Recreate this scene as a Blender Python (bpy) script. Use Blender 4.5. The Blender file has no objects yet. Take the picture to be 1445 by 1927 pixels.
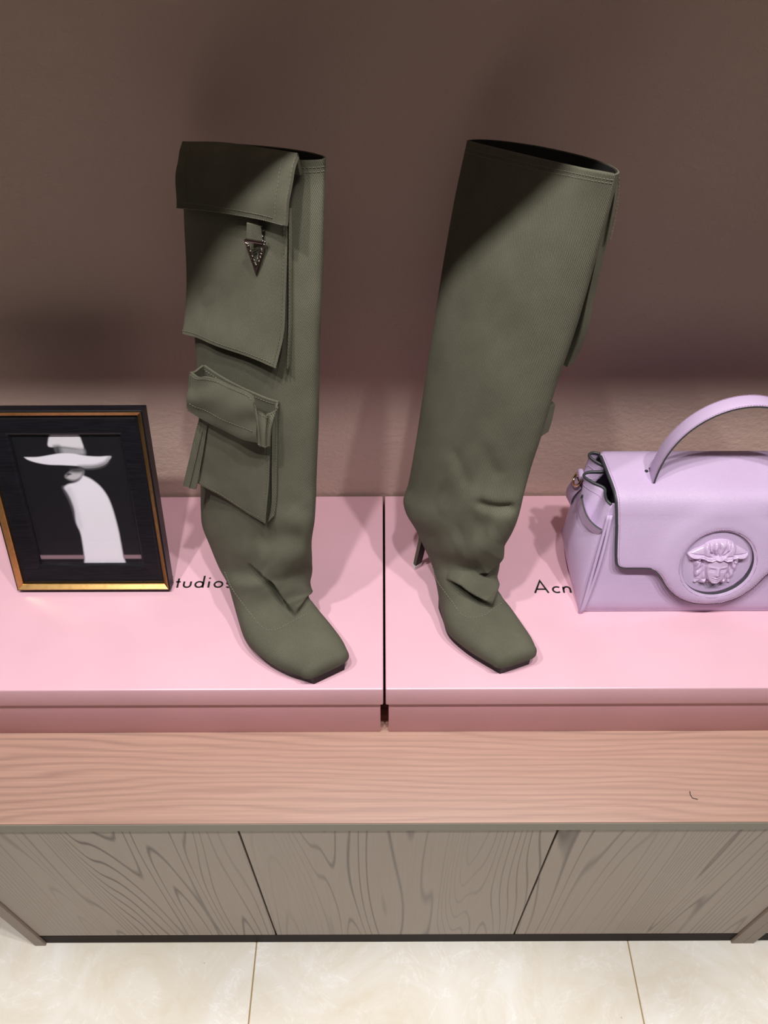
import bpy, bmesh, math, random
import numpy as np
from mathutils import Vector, Matrix
from mathutils.bvhtree import BVHTree
from mathutils.geometry import delaunay_2d_cdt

random.seed(4)
SC = bpy.context.scene
COL = SC.collection
R = math.radians
PI = math.pi

# ------------------------------------------------------------------ camera, world, lights, exposure
FPX, CX, CY = 1438.0, 722.5, 963.5
CAM_H, CAM_BACK, PITCH, ROLL = 1.376, 0.775, R(46.5), R(0.2)
LID_Z, TOP_Z = 0.597, 0.490            # top of the pink boxes, top of the worktop

_f = Vector((0, math.cos(PITCH), -math.sin(PITCH)))
_u0 = Vector((0, math.sin(PITCH), math.cos(PITCH)))
_r0 = Vector((1, 0, 0))
_r = _r0 * math.cos(ROLL) - _u0 * math.sin(ROLL)
_u = _u0 * math.cos(ROLL) + _r0 * math.sin(ROLL)
CAM = Vector((0, -CAM_BACK, CAM_H))
cam_data = bpy.data.cameras.new('camera')
cam_data.sensor_fit = 'VERTICAL'
cam_data.sensor_height = 24.0
cam_data.lens = FPX / 1927.0 * 24.0
cam_data.clip_start = 0.02
cam = bpy.data.objects.new('camera', cam_data)
COL.objects.link(cam)
m = Matrix((_r, _u, -_f)).transposed().to_4x4()
m.translation = CAM
cam.matrix_world = m
SC.camera = cam

w = bpy.data.worlds.new('world')
SC.world = w
w.use_nodes = True
w.node_tree.nodes['Background'].inputs[0].default_value = (1.0, 0.93, 0.86, 1)
w.node_tree.nodes['Background'].inputs[1].default_value = 0.010

LAMP_X = (-0.63, -0.22, 0.20, 0.62)
for i, lx in enumerate(LAMP_X):
    ld = bpy.data.lights.new('ceiling_spot', 'SPOT')
    ld.energy = 47
    ld.color = (1.0, 0.972, 0.945)
    ld.shadow_soft_size = 0.030
    ld.spot_size = R(105)
    ld.spot_blend = 0.7
    lo = bpy.data.objects.new('ceiling_spot', ld)
    COL.objects.link(lo)
    lo.location = (lx, -0.745, 2.40)
    lo.rotation_euler = (R(12), 0, 0)
# added narrow spots that brighten the floor in front of the cabinet
for lx in (-0.55, 0.10, 0.75):
    ld = bpy.data.lights.new('floor_fill_spot', 'SPOT')
    ld.energy = 66
    ld.color = (1.0, 0.985, 0.965)
    ld.shadow_soft_size = 0.03
    ld.spot_size = R(32)
    ld.spot_blend = 0.35
    lo = bpy.data.objects.new('floor_fill_spot', ld)
    COL.objects.link(lo)
    lo.location = (lx, -0.30 - CAM_BACK, 2.40)
# added soft fill light from above and behind the camera
ad = bpy.data.lights.new('front_fill', 'AREA')
ad.energy = 2.0
ad.size, ad.size_y, ad.shape = 1.6, 0.8, 'RECTANGLE'
ad.color = (1.0, 0.96, 0.92)
ao = bpy.data.objects.new('front_fill', ad)
COL.objects.link(ao)
ao.location = (0.0, -1.9, 2.55)
ao.rotation_euler = (R(12), 0, 0)

SC.view_settings.view_transform = 'Standard'
SC.view_settings.look = 'None'
SC.view_settings.gamma = 1
SC.view_settings.exposure = 0.0
SC.view_settings.use_curve_mapping = False

# ------------------------------------------------------------------ measuring helpers
def ray(px, py):
    return _f + _r * ((px - CX) / FPX) - _u * ((py - CY) / FPX)

def at(px, py, h):
    """world point seen at (px,py) at horizontal distance h in front of the camera"""
    d = ray(px, py)
    return CAM + d * (h / d.y)

def atz(px, py, z):
    d = ray(px, py)
    return CAM + d * ((z - CAM_H) / d.z)

def pix_np(P):
    v = P - np.array(CAM)
    z = v @ np.array(_f)
    return CX + FPX * (v @ np.array(_r)) / z, CY - FPX * (v @ np.array(_u)) / z

# ------------------------------------------------------------------ object helpers
def empty(name, loc=(0, 0, 0), label=None, cat=None, group=None, kind=None, rot=(0, 0, 0)):
    o = bpy.data.objects.new(name, None)
    COL.objects.link(o)
    o.location = loc
    o.rotation_euler = rot
    o.empty_display_size = 0.05
    tag(o, label, cat, group, kind)
    return o

def tag(o, label=None, cat=None, group=None, kind=None):
    if label: o['label'] = label
    if cat: o['category'] = cat
    if group: o['group'] = group
    if kind: o['kind'] = kind
    return o

def add_obj(name, me, mats, parent=None, world=False, smooth=None):
    """link a mesh; world=True means its vertices are in world space and are brought into the parent's space"""
    o = bpy.data.objects.new(name, me)
    COL.objects.link(o)
    for mt in (mats if isinstance(mats, (list, tuple)) else [mats]):
        me.materials.append(mt)
    if parent is not None:
        o.parent = parent
        if world:
            M = Matrix.Identity(4)
            chain, p = [], parent
            while p is not None:
                chain.append(p); p = p.parent
            for p in reversed(chain):
                M = M @ (Matrix.LocRotScale(p.location, p.rotation_euler, p.scale))
            me.transform(M.inverted())
    if smooth is not None:
        me.shade_smooth()
        if smooth < 180:
            me.set_sharp_from_angle(angle=R(smooth))
    return o

def mesh_from(verts, faces, uvs=None, fmat=None):
    me = bpy.data.meshes.new('mesh')
    me.from_pydata([tuple(v) for v in verts], [], faces)
    if uvs is not None:
        ul = me.uv_layers.new(name='UVMap')
        idx = np.empty(len(me.loops), dtype=np.int32)
        me.loops.foreach_get('vertex_index', idx)
        ul.data.foreach_set('uv', np.asarray(uvs, dtype=np.float32)[idx].ravel())
    if fmat is not None:
        me.polygons.foreach_set('material_index', np.asarray(fmat, dtype=np.int32))
    me.update()
    return me

def bevel_box_mesh(x0, x1, y0, y1, z0, z1, b=0.0, seg=2):
    bm = bmesh.new()
    bmesh.ops.create_cube(bm, size=1)
    for v in bm.verts:
        v.co = Vector((x0 + (v.co.x + .5) * (x1 - x0), y0 + (v.co.y + .5) * (y1 - y0), z0 + (v.co.z + .5) * (z1 - z0)))
    if b > 0:
        bmesh.ops.bevel(bm, geom=bm.edges[:], offset=b, segments=seg, profile=0.5, affect='EDGES')
    me = bpy.data.meshes.new('mesh')
    bm.to_mesh(me); bm.free()
    return me

def tube_mesh(paths, r, seg=8, closed=False, flat=None):
    """tubes along polylines joined into one mesh"""
    V, Fc = [], []
    for path in paths:
        P = [Vector(p) for p in path]
        n = len(P)
        base = len(V)
        up = None
        for i, p in enumerate(P):
            if closed:
                t = (P[(i + 1) % n] - P[i - 1]).normalized()
            else:
                t = (P[min(i + 1, n - 1)] - P[max(i - 1, 0)]).normalized()
            if up is None:
                a = Vector((0, 0, 1)) if abs(t.z) < .9 else Vector((1, 0, 0))
                up = (a - t * a.dot(t)).normalized()
            else:
                up = (up - t * up.dot(t)).normalized()
            s = t.cross(up)
            rr = r[i] if isinstance(r, (list, tuple)) else r
            for k in range(seg):
                an = 2 * PI * k / seg
                V.append(p + up * (math.cos(an) * rr) + s * (math.sin(an) * rr))
        for i in range(n if closed else n - 1):
            j = (i + 1) % n
            for k in range(seg):
                k2 = (k + 1) % seg
                Fc.append((base + i * seg + k, base + i * seg + k2, base + j * seg + k2, base + j * seg + k))
        if not closed:
            Fc.append(tuple(base + k for k in reversed(range(seg))))
            Fc.append(tuple(base + (n - 1) * seg + k for k in range(seg)))
    return mesh_from(V, Fc)

def resample(pts, n):
    """n points evenly spaced along a Catmull-Rom curve through pts (numpy arrays of any width)"""
    P = np.array([tuple(p) for p in pts], dtype=float)
    if len(P) == 2:
        d = P[None, 0] + (P[1] - P[0])[None] * np.linspace(0, 1, n)[:, None]
        return d
    t = np.arange(len(P))
    Q = np.vstack([2 * P[0] - P[1], P, 2 * P[-1] - P[-2]])
    s = np.linspace(0, len(P) - 1, max(400, n * 4))
    i = np.minimum(s.astype(int), len(P) - 2)
    f = (s - i)[:, None]
    a, b, c, d = Q[i], Q[i + 1], Q[i + 2], Q[i + 3]
    C = .5 * (2 * b + (c - a) * f + (2 * a - 5 * b + 4 * c - d) * f ** 2 + (3 * b - a - 3 * c + d) * f ** 3)
    L = np.concatenate([[0], np.cumsum(np.linalg.norm(np.diff(C, axis=0), axis=1))])
    q = np.linspace(0, L[-1], n)
    return np.stack([np.interp(q, L, C[:, k]) for k in range(C.shape[1])], 1)

def poly_dist(X, Y, poly, closed=False):
    """distance, signed side and run position of points to a polyline"""
    best = np.full(X.shape, 1e9); side = np.zeros(X.shape); run = np.zeros(X.shape)
    pts = list(poly) + ([poly[0]] if closed else [])
    tot = sum(math.dist(pts[i], pts[i + 1]) for i in range(len(pts) - 1)); acc = 0
    for i in range(len(pts) - 1):
        (ax, ay), (bx, by) = pts[i], pts[i + 1]
        dx, dy = bx - ax, by - ay
        L2 = dx * dx + dy * dy
        t = np.clip(((X - ax) * dx + (Y - ay) * dy) / L2, 0, 1)
        d = np.hypot(X - ax - t * dx, Y - ay - t * dy)
        mk = d < best
        best = np.where(mk, d, best)
        side = np.where(mk, np.sign((X - ax) * dy - (Y - ay) * dx), side)
        run = np.where(mk, (acc + t * math.sqrt(L2)) / tot, run)
        acc += math.sqrt(L2)
    return best, side, run

def inside(X, Y, poly):
    c = np.zeros(X.shape, bool)
    n = len(poly)
    for i in range(n):
        (ax, ay), (bx, by) = poly[i], poly[(i + 1) % n]
        if ay == by: continue
        k = ((ay > Y) != (by > Y)) & (X < (bx - ax) * (Y - ay) / (by - ay) + ax)
        c ^= k
    return c

# ------------------------------------------------------------------ materials
class NT:
    def __init__(self, name):
        self.m = bpy.data.materials.new(name)
        self.m.use_nodes = True
        self.t = self.m.node_tree
        self.b = self.t.nodes['Principled BSDF']
    def n(self, typ, **kw):
        nd = self.t.nodes.new(typ)
        for k, v in kw.items():
            if k.startswith('i_'):
                key = k[2:]
                key = int(key) if key.isdigit() else key.replace('_', ' ')
                nd.inputs[key].default_value = v
            else:
                setattr(nd, k, v)
        return nd
    def l(self, a, b): self.t.links.new(a, b)
    def set(self, **kw):
        for k, v in kw.items():
            key = k.replace('_', ' ')
            self.b.inputs[key].default_value = v if not isinstance(v, tuple) or len(v) == 4 else (*v, 1)
        return self
    def coords(self, kind='Object', scale=(1, 1, 1), rot=(0, 0, 0), loc=(0, 0, 0)):
        tc = self.n('ShaderNodeTexCoord')
        mp = self.n('ShaderNodeMapping')
        mp.inputs['Scale'].default_value = scale
        mp.inputs['Rotation'].default_value = rot
        mp.inputs['Location'].default_value = loc
        self.l(tc.outputs[kind], mp.inputs['Vector'])
        return mp.outputs[0]
    def noise(self, vec, scale, detail=3, rough=.5, dist=0.0):
        nd = self.n('ShaderNodeTexNoise')
        self.l(vec, nd.inputs['Vector'])
        nd.inputs['Scale'].default_value = scale
        nd.inputs['Detail'].default_value = detail
        nd.inputs['Roughness'].default_value = rough
        nd.inputs['Distortion'].default_value = dist
        return nd.outputs['Fac']
    def ramp(self, fac, stops, interp='LINEAR'):
        r = self.n('ShaderNodeValToRGB')
        r.color_ramp.interpolation = interp
        el = r.color_ramp.elements
        while len(el) < len(stops): el.new(.5)
        for e, (p, c) in zip(el, stops):
            e.position = p
            e.color = (*c, 1) if len(c) == 3 else c
        self.l(fac, r.inputs[0])
        return r.outputs[0]
    def math(self, op, a, b=None, clamp=False):
        nd = self.n('ShaderNodeMath', operation=op, use_clamp=clamp)
        for k, v in enumerate((a, b)):
            if v is None: continue
            if isinstance(v, (int, float)): nd.inputs[k].default_value = v
            else: self.l(v, nd.inputs[k])
        return nd.outputs[0]
    def mix(self, fac, a, b, blend='MIX'):
        nd = self.n('ShaderNodeMix', data_type='RGBA', blend_type=blend)
        for key, v in ((0, fac), (6, a), (7, b)):
            if isinstance(v, (int, float)): nd.inputs[key].default_value = v
            elif isinstance(v, tuple): nd.inputs[key].default_value = (*v, 1) if len(v) == 3 else v
            else: self.l(v, nd.inputs[key])
        return nd.outputs[2]
    def bump(self, h, strength=.3, dist=.001):
        nd = self.n('ShaderNodeBump')
        nd.inputs['Strength'].default_value = strength
        nd.inputs['Distance'].default_value = dist
        self.l(h, nd.inputs['Height'])
        self.l(nd.outputs[0], self.b.inputs['Normal'])
    def col(self, c): self.l(c, self.b.inputs['Base Color'])

def plain(name, col, rough=.5, metal=0.0, **kw):
    t = NT(name)
    t.set(Base_Color=col, Roughness=rough, Metallic=metal, **kw)
    return t.m

def mat_wall():
    t = NT('wall_paint')
    c = t.coords()
    big = t.noise(c, 2.2, 2)
    t.col(t.ramp(big, [(.3, (.56, .415, .355)), (.7, (.59, .44, .375))]))
    n1 = t.noise(c, 150, 4, .6)
    n2 = t.noise(c, 34, 2)
    t.bump(t.math('ADD', n1, t.math('MULTIPLY', n2, .8)), .6, .0018)
    t.set(Roughness=.62)
    t.b.inputs['Specular IOR Level'].default_value = .35
    return t.m

def mat_twill(name='olive_twill', c0=(.048, .045, .031), c1=(.178, .174, .127)):
    t = NT(name)
    c = t.coords('UV')
    nz = t.noise(c, 60, 3)
    sx = t.n('ShaderNodeSeparateXYZ'); t.l(c, sx.inputs[0])
    s = t.math('ADD', t.math('MULTIPLY', sx.outputs[0], 640.0), t.math('MULTIPLY', sx.outputs[1], 300.0))
    s = t.math('ADD', s, t.math('MULTIPLY', nz, .7))
    tri = t.math('PINGPONG', s, .5)
    tri = t.math('MULTIPLY', tri, 2.0)
    cross = t.math('PINGPONG', t.math('MULTIPLY', sx.outputs[1], 1100.0), .5)
    fine = t.noise(c, 900, 2, .6)
    mot = t.noise(c, 22, 3)
    h = t.math('ADD', t.math('MULTIPLY', tri, .75), t.math('MULTIPLY', cross, .35))
    f = t.math('ADD', t.math('MULTIPLY', h, .62), t.math('MULTIPLY', fine, .42))
    f = t.math('ADD', f, t.math('MULTIPLY', t.math('SUBTRACT', mot, .5), .35))
    t.col(t.ramp(f, [(.15, c0), (.85, c1)]))
    t.bump(t.math('ADD', h, t.math('MULTIPLY', fine, .5)), .45, .0004)
    t.set(Roughness=.86)
    t.b.inputs['Specular IOR Level'].default_value = .2
    return t.m

def mat_paper(name, c, sheen=.0):
    t = NT(name)
    v = t.coords()
    n1 = t.noise(v, 260, 3, .6)
    n2 = t.noise(v, 9, 3)
    d = tuple(x * .94 for x in c)
    t.col(t.ramp(n2, [(.35, d), (.65, c)]))
    t.bump(n1, .06, .0003)
    t.set(Roughness=.30, Metallic=sheen)
    t.b.inputs['Specular IOR Level'].default_value = .55
    return t.m

def wood(name, along, base, dark, mid, k=9.0, line=.10, seed=0, stretch=9.0, fine=.35, width=(.02, .22), rough=.5, scale=6.0, use_patch=True, linear=0.0):
    """contour lines of a stretched noise give cathedral grain; along = axis of the grain"""
    t = NT(name)
    sc = [scale, scale, scale]
    sc[along] = scale / stretch
    c = t.coords('Object', scale=tuple(sc), loc=(seed * 1.7, seed * .9, seed * 2.3))
    n = t.noise(c, 1.0, 2.2, .45, .25)
    q = t.math('MULTIPLY', n, k)
    if linear:          # straight grain: even rings across the board, only nudged by the noise
        sp = t.n('ShaderNodeSeparateXYZ'); t.l(t.coords('Object'), sp.inputs[0])
        n_low = t.noise(t.coords('Object', scale=(1.3, 9.0, 9.0), loc=(seed, 0, 0)), 1.0, 3, .5)
        q = t.math('ADD', t.math('ADD', t.math('MULTIPLY', sp.outputs[1], linear), t.math('MULTIPLY', n_low, 9.0)), t.math('MULTIPLY', n, k))
    rings = t.math('PINGPONG', q, .5)
    rings = t.math('MULTIPLY', rings, 2.0)
    lines = t.ramp(rings, [(width[0], (1, 1, 1)), (width[1], (0, 0, 0))])
    sc2 = [14.0, 14.0, 14.0]; sc2[along] = 2.0
    patch = t.noise(t.coords('Object', scale=tuple(sc2), loc=(seed, 0, 3)), .35, 2)
    patch = t.ramp(patch, [(.38, ((.45,) * 3 if linear else (.12,) * 3)), (.62, (1, 1, 1))])
    if use_patch: lines = t.math('MULTIPLY', lines, patch)
    sc3 = [420.0, 420.0, 420.0]; sc3[along] = 9.0
    fn = t.noise(t.coords('Object', scale=tuple(sc3)), 1.0, 3, .6)
    body = t.ramp(fn, [(.3, mid), (.7, base)])
    body2 = t.mix(fine, base, body)
    t.col(t.mix(t.math('MULTIPLY', lines, line), body2, dark))
    t.bump(t.math('SUBTRACT', fn, t.math('MULTIPLY', lines, .6)), .12, .0006)
    t.set(Roughness=rough)
    t.b.inputs['Specular IOR Level'].default_value = .35
    return t.m

def mat_marble():
    t = NT('beige_marble_tile')
    c = t.coords('Object')
    oi = t.n('ShaderNodeObjectInfo')
    add = t.n('ShaderNodeVectorMath', operation='ADD')
    sc = t.n('ShaderNodeVectorMath', operation='SCALE'); sc.inputs['Scale'].default_value = 7.0
    cmb = t.n('ShaderNodeCombineXYZ'); t.l(oi.outputs['Random'], cmb.inputs[0]); t.l(oi.outputs['Random'], cmb.inputs[1])
    t.l(cmb.outputs[0], sc.inputs[0]); t.l(c, add.inputs[0]); t.l(sc.outputs[0], add.inputs[1])
    v = add.outputs[0]
    a = t.noise(v, 6.5, 8, .68, .9)
    b = t.noise(v, 9.0, 6, .62, 1.6)
    base = t.ramp(a, [(.32, (.74, .665, .54)), (.5, (.80, .75, .665)), (.68, (.86, .835, .79))])
    vein = t.math('PINGPONG', t.math('MULTIPLY', b, 4.0), .5)
    vm = t.ramp(vein, [(.0, (1, 1, 1)), (.06, (0, 0, 0))])
    veins = t.math('MULTIPLY', vm, t.ramp(a, [(.42, (.1, .1, .1)), (.62, (.7, .7, .7))]))
    col = t.mix(veins, base, (.95, .93, .90))
    sp = t.noise(v, 60, 4, .7)
    pm = t.ramp(sp, [(.24, (.6, .6, .6)), (.30, (0, 0, 0))])
    t.col(t.mix(pm, col, (.36, .27, .18)))
    t.set(Roughness=.24)
    return t.m

def mat_leather(name, col, dark):
    t = NT(name)
    c = t.coords('Object')
    vo = t.n('ShaderNodeTexVoronoi', feature='DISTANCE_TO_EDGE')
    nz = t.n('ShaderNodeTexNoise'); nz.inputs['Scale'].default_value = 160; t.l(c, nz.inputs['Vector'])
    mx = t.n('ShaderNodeMix', data_type='VECTOR'); mx.inputs[0].default_value = .004
    t.l(c, mx.inputs[4]); t.l(nz.outputs['Color'], mx.inputs[5])
    t.l(mx.outputs[1], vo.inputs['Vector'])
    vo.inputs['Scale'].default_value = 720
    n2 = t.noise(c, 14, 3)
    t.col(t.ramp(n2, [(.3, dark), (.7, col)]))
    r = t.ramp(vo.outputs['Distance'], [(0, (0, 0, 0)), (.28, (1, 1, 1))])
    t.bump(t.math('ADD', r, t.math('MULTIPLY', t.noise(c, 260, 3), .8)), .30, .0005)
    t.set(Roughness=.44)
    t.b.inputs['Specular IOR Level'].default_value = .5
    return t.m

def mat_blackwood(name='black_stained_wood'):
    t = NT(name)
    c = t.coords('Object', scale=(40, 40, 700))
    n = t.noise(c, 1.0, 3, .6)
    t.col(t.ramp(n, [(.3, (.003, .003, .005)), (.75, (.012, .0115, .016))]))
    t.bump(n, .25, .0004)
    t.set(Roughness=.40)
    t.b.inputs['Specular IOR Level'].default_value = .30
    return t.m

def mat_gold(name, c=(.62, .375, .14), rough=.30):
    t = NT(name)
    v = t.coords('Object', scale=(90, 90, 90))
    n = t.noise(v, 1.0, 4, .65)
    t.col(t.ramp(n, [(.25, tuple(x * .72 for x in c)), (.55, c)]))
    t.l(t.ramp(n, [(.2, (rough + .15,) * 3), (.7, (rough,) * 3)]), t.b.inputs['Roughness'])
    t.set(Metallic=1.0)
    return t.m

def mat_vcol(name, rough=.45):
    t = NT(name)
    a = t.n('ShaderNodeVertexColor', layer_name='Col')
    t.col(a.outputs[0])
    t.set(Roughness=rough)
    return t.m

def mat_glass():
    t = NT('picture_glass')
    nt = t.t
    out = nt.nodes['Material Output']
    tr = t.n('ShaderNodeBsdfTransparent')
    gl = t.n('ShaderNodeBsdfGlossy'); gl.inputs['Roughness'].default_value = .02
    lw = t.n('ShaderNodeLayerWeight'); lw.inputs['Blend'].default_value = .5
    fac = t.math('ADD', t.math('MULTIPLY', t.math('POWER', lw.outputs['Facing'], 5.0), .9), .035)
    mx = t.n('ShaderNodeMixShader')
    t.l(fac, mx.inputs[0]); t.l(tr.outputs[0], mx.inputs[1]); t.l(gl.outputs[0], mx.inputs[2])
    t.l(mx.outputs[0], out.inputs['Surface'])
    return t.m

M_WALL = mat_wall()
M_TWILL = mat_twill()
M_STITCH = plain('olive_thread', (.135, .125, .09), .8)
M_SEAM = plain('pale_olive_thread', (.19, .183, .14), .8)
M_LINING = plain('black_lining', (.006, .006, .006), .85)
M_SOLE = plain('dark_brown_sole', (.009, .004, .005), .45)
M_SOLE.node_tree.nodes['Principled BSDF'].inputs['Specular IOR Level'].default_value = .15
M_HEELTIP = plain('pale_rubber_tip', (.75, .72, .70), .5)
M_GUN = plain('dark_gunmetal', (.20, .15, .135), .28, 1.0)
M_CRYSTAL = plain('clear_rhinestone', (.9, .9, .95), .03, 1.0)
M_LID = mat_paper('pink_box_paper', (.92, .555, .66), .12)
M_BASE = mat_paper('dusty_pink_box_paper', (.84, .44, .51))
M_TEXT = plain('black_print', (.012, .010, .011), .5)
M_GOLD = mat_gold('aged_gold_leaf')
M_BLACKWOOD = mat_blackwood()
M_PRINT = mat_vcol('printed_paper')
M_GLASS = mat_glass()
M_BACKING = plain('grey_backing_board', (.05, .045, .045), .8)
M_LEATHER = mat_leather('lavender_grained_leather', (.61, .465, .68), (.575, .43, .645))
M_EDGE = plain('dark_painted_leather_edge', (.045, .047, .052), .45)
M_LAV_STITCH = plain('lavender_thread', (.50, .33, .50), .7)
M_ENAMEL = plain('glossy_lavender_enamel', (.63, .475, .685), .16)
M_BRIGHTGOLD = plain('pale_gold_metal', (.86, .68, .42), .14, 1.0)
M_INSIDE = plain('dark_bag_lining', (.04, .022, .035), .8)
M_TOP = wood('reddish_brown_wood', 0, (.53, .325, .255), (.25, .150, .128), (.41, .24, .188), k=2.2, line=.72, stretch=14, seed=2, width=(.02, .62), fine=.75, rough=.42, scale=26.0, use_patch=True, linear=105.0)
M_DOOR = wood('grey_brown_wood', 2, (.46, .382, .33), (.095, .070, .060), (.39, .325, .28), k=58, line=.92, stretch=19, seed=5, width=(.02, .26), fine=.5, rough=.5)
M_EDGEBAND = plain('grey_edge_band', (.27, .245, .195), .5)
M_UPRIGHT = plain('mauve_brown_board', (.30, .225, .185), .5)
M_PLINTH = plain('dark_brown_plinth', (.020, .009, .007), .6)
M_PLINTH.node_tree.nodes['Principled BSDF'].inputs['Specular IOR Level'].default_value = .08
M_TILE = mat_marble()
M_GROUT = plain('ochre_grout', (.36, .235, .085), .9)
M_SHELF = plain('white_board', (.75, .72, .68), .6)

# ------------------------------------------------------------------ the setting
o = add_obj('wall_back', bevel_box_mesh(-2.2, 2.2, 0, .1, 0, 2.7), M_WALL); tag(o, 'brownish pink painted wall with a fine rough texture', None, None, 'structure')
floor = add_obj('floor', bevel_box_mesh(-2.2, 2.2, -3.4, 0, -.05, -.003), M_GROUT); tag(floor, 'beige marble tiled floor with ochre joints', None, None, 'structure')
tile_me = None
for ix in range(-4, 4):
    for iy in range(-5, 1):
        if tile_me is None:
            tile_me = bevel_box_mesh(.0009, .5997, .0009, .5997, -.012, 0, .0007, 1)
            tile_me.materials.append(M_TILE)
        t_ = bpy.data.objects.new('tile', tile_me)
        COL.objects.link(t_)
        t_.parent = floor
        t_.location = (-.2085 + ix * .6006 + .0, -.24 + iy * .6006 - .35, 0)
# unseen wall shelf, inferred from its shadow; it shades the upper wall
o = add_obj('wall_shelf_1', bevel_box_mesh(-2.0, 2.0, -.315, 0, 1.45, 1.475, .001, 1), M_SHELF); tag(o, None, None, None, 'structure')

# ------------------------------------------------------------------ cabinets and worktop
DOOR_Y = .347 - CAM_BACK
wt = empty('worktop', (0, 0, 0), 'long reddish brown wooden worktop under the two pink boxes', 'worktop')
add_obj('board', bevel_box_mesh(-.60, 1.35, .3462 - CAM_BACK, -.002, .4705, TOP_Z, .0012, 2), M_TOP, wt, smooth=30)
add_obj('edge_strip', bevel_box_mesh(-.60, 1.35, .3450 - CAM_BACK, .3461 - CAM_BACK, .4706, TOP_Z - .0008, .0003, 1), M_EDGEBAND, wt)

def cabinet(x0, x1, splits, label):
    cb = empty('cabinet', ((x0 + x1) / 2, 0, 0), label, 'cabinet')
    yb = -.004
    for nm, xa, xb in (('side_panel', x0, x0 + .018), ('side_panel', x1 - .018, x1)):
        add_obj(nm, bevel_box_mesh(xa, xb, .3425 - CAM_BACK, yb, 0.0, .4702, .0008, 1), M_UPRIGHT, cb, True)
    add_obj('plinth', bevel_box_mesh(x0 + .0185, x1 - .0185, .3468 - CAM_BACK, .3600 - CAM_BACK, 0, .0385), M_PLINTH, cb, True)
    add_obj('bottom_panel', bevel_box_mesh(x0 + .0185, x1 - .0185, .3665 - CAM_BACK, yb, .051, .067), M_UPRIGHT, cb, True)
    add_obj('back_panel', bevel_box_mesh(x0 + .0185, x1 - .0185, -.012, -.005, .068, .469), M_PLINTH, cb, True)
    xs = [x0 + .018] + splits + [x1 - .018]
    for a, b in zip(xs, xs[1:]):
        d = empty('door', (((a + b) / 2) - (x0 + x1) / 2, DOOR_Y + .009, .25))
        d.parent = cb
        me = bevel_box_mesh(a + .0013, b - .0013, DOOR_Y, DOOR_Y + .018, .040, .4690, .0006, 1)
        bpy.data.objects.remove(d)
        add_obj('door', me, M_DOOR, cb, True)
    return cb

cabinet(-.566, .576, [-.1729, .2036], 'grey-brown wood grain cabinet with three plain doors under the worktop')
cabinet(.5765, 1.34, [.958], 'neighbouring cabinet at the far right, only its edge in the photo')

th_ = add_obj('thread', tube_mesh([[atz(*p, TOP_Z + .0006) for p in ((1298, 1489), (1299, 1496), (1303, 1502), (1310, 1503.5), (1313, 1504))]], .00045, 6), M_TEXT)
tag(th_, 'tiny curled black thread lying on the worktop at the right', 'thread')

# ------------------------------------------------------------------ lettering
def arc(cx, cy, rx, ry, a0, a1, n=20):
    return [(cx + rx * math.cos(R(a0 + (a1 - a0) * i / n)), cy + ry * math.sin(R(a0 + (a1 - a0) * i / n))) for i in range(n + 1)]
GLYPH = {   # strokes in x-heights; width, advance
    'A': ([[(0.08, 0), (.875, 1.88), (1.67, 0)], [(.36, .58), (1.39, .58)]], 2.15),
    'c': ([arc(.55, .5, .47, .43, 48, 312)], 1.22),
    'n': ([[(.1, 0), (.1, .94)], arc(.5, .5, .38, .43, 170, 0, 16) + [(.88, 0)]], 1.35),
    'e': ([[(.09, .52), (.98, .52)] + arc(.53, .5, .46, .43, 2, 318, 24)], 1.32),
    ' ': ([], .75),
    'S': ([arc(.56, 1.40, .40, .41, 40, 250, 16) + arc(.56, .54, .45, .46, 80, -145, 18)], 1.42),
    't': ([[(.27, 0), (.27, 1.45)], [(0, .92), (.54, .92)]], .87),
    'u': ([[(.1, .97)] + arc(.5, .45, .40, .38, 180, 360, 16) + [(.9, .97)]], 1.37),
    'd': ([arc(.53, .5, .45, .43, 0, 360, 28), [(1.0, 0), (1.0, 1.85)]], 1.55),
    'i': ([[(.12, 0), (.12, .97)], [(.12, 1.36), (.12, 1.56)]], .68),
    'o': ([arc(.57, .5, .47, .43, 0, 360, 28)], 1.43),
    's': ([arc(.40, .72, .27, .21, 35, 250, 12) + arc(.39, .27, .30, .24, 75, -150, 14)], 1.0),
}
def lettering(text, x, y, z, xh=.0105, wd=.23, thick=.00012):
    V, Fc = [], []
    for ch in text:
        strokes, adv = GLYPH[ch]
        for st in strokes:
            n = len(st); base = len(V)
            closed = n > 3 and math.dist(st[0], st[-1]) < 1e-6
            for i in range(n):
                if closed: p0, p1 = st[(i - 1) % (n - 1)], st[(i + 1) % (n - 1)]
                else: p0, p1 = st[max(i - 1, 0)], st[min(i + 1, n - 1)]
                tx, ty = p1[0] - p0[0], p1[1] - p0[1]
                L = math.hypot(tx, ty) or 1
                nx, ny = -ty / L, tx / L
                k = wd / 2
                if not closed and 0 < i < n - 1:
                    ax, ay = st[i][0] - p0[0], st[i][1] - p0[1]
                    la = math.hypot(ax, ay) or 1
                    co = abs(nx * (-ay / la) + ny * (ax / la))
                    k /= max(co, .45)
                for s in (1, -1):
                    for zz in (thick, 0.0):
                        V.append((x + (st[i][0] + nx * k * s) * xh * 1.045, y + (st[i][1] + ny * k * s) * xh, z + zz))
            for i in range(n - 1):
                a, b = base + 4 * i, base + 4 * (i + 1)
                Fc += [(a, a + 2, b + 2, b), (a, b, b + 1, a + 1), (a + 2, a + 3, b + 3, b + 2)]
        x += adv * xh * 1.045
    return mesh_from(V, Fc)

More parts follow.
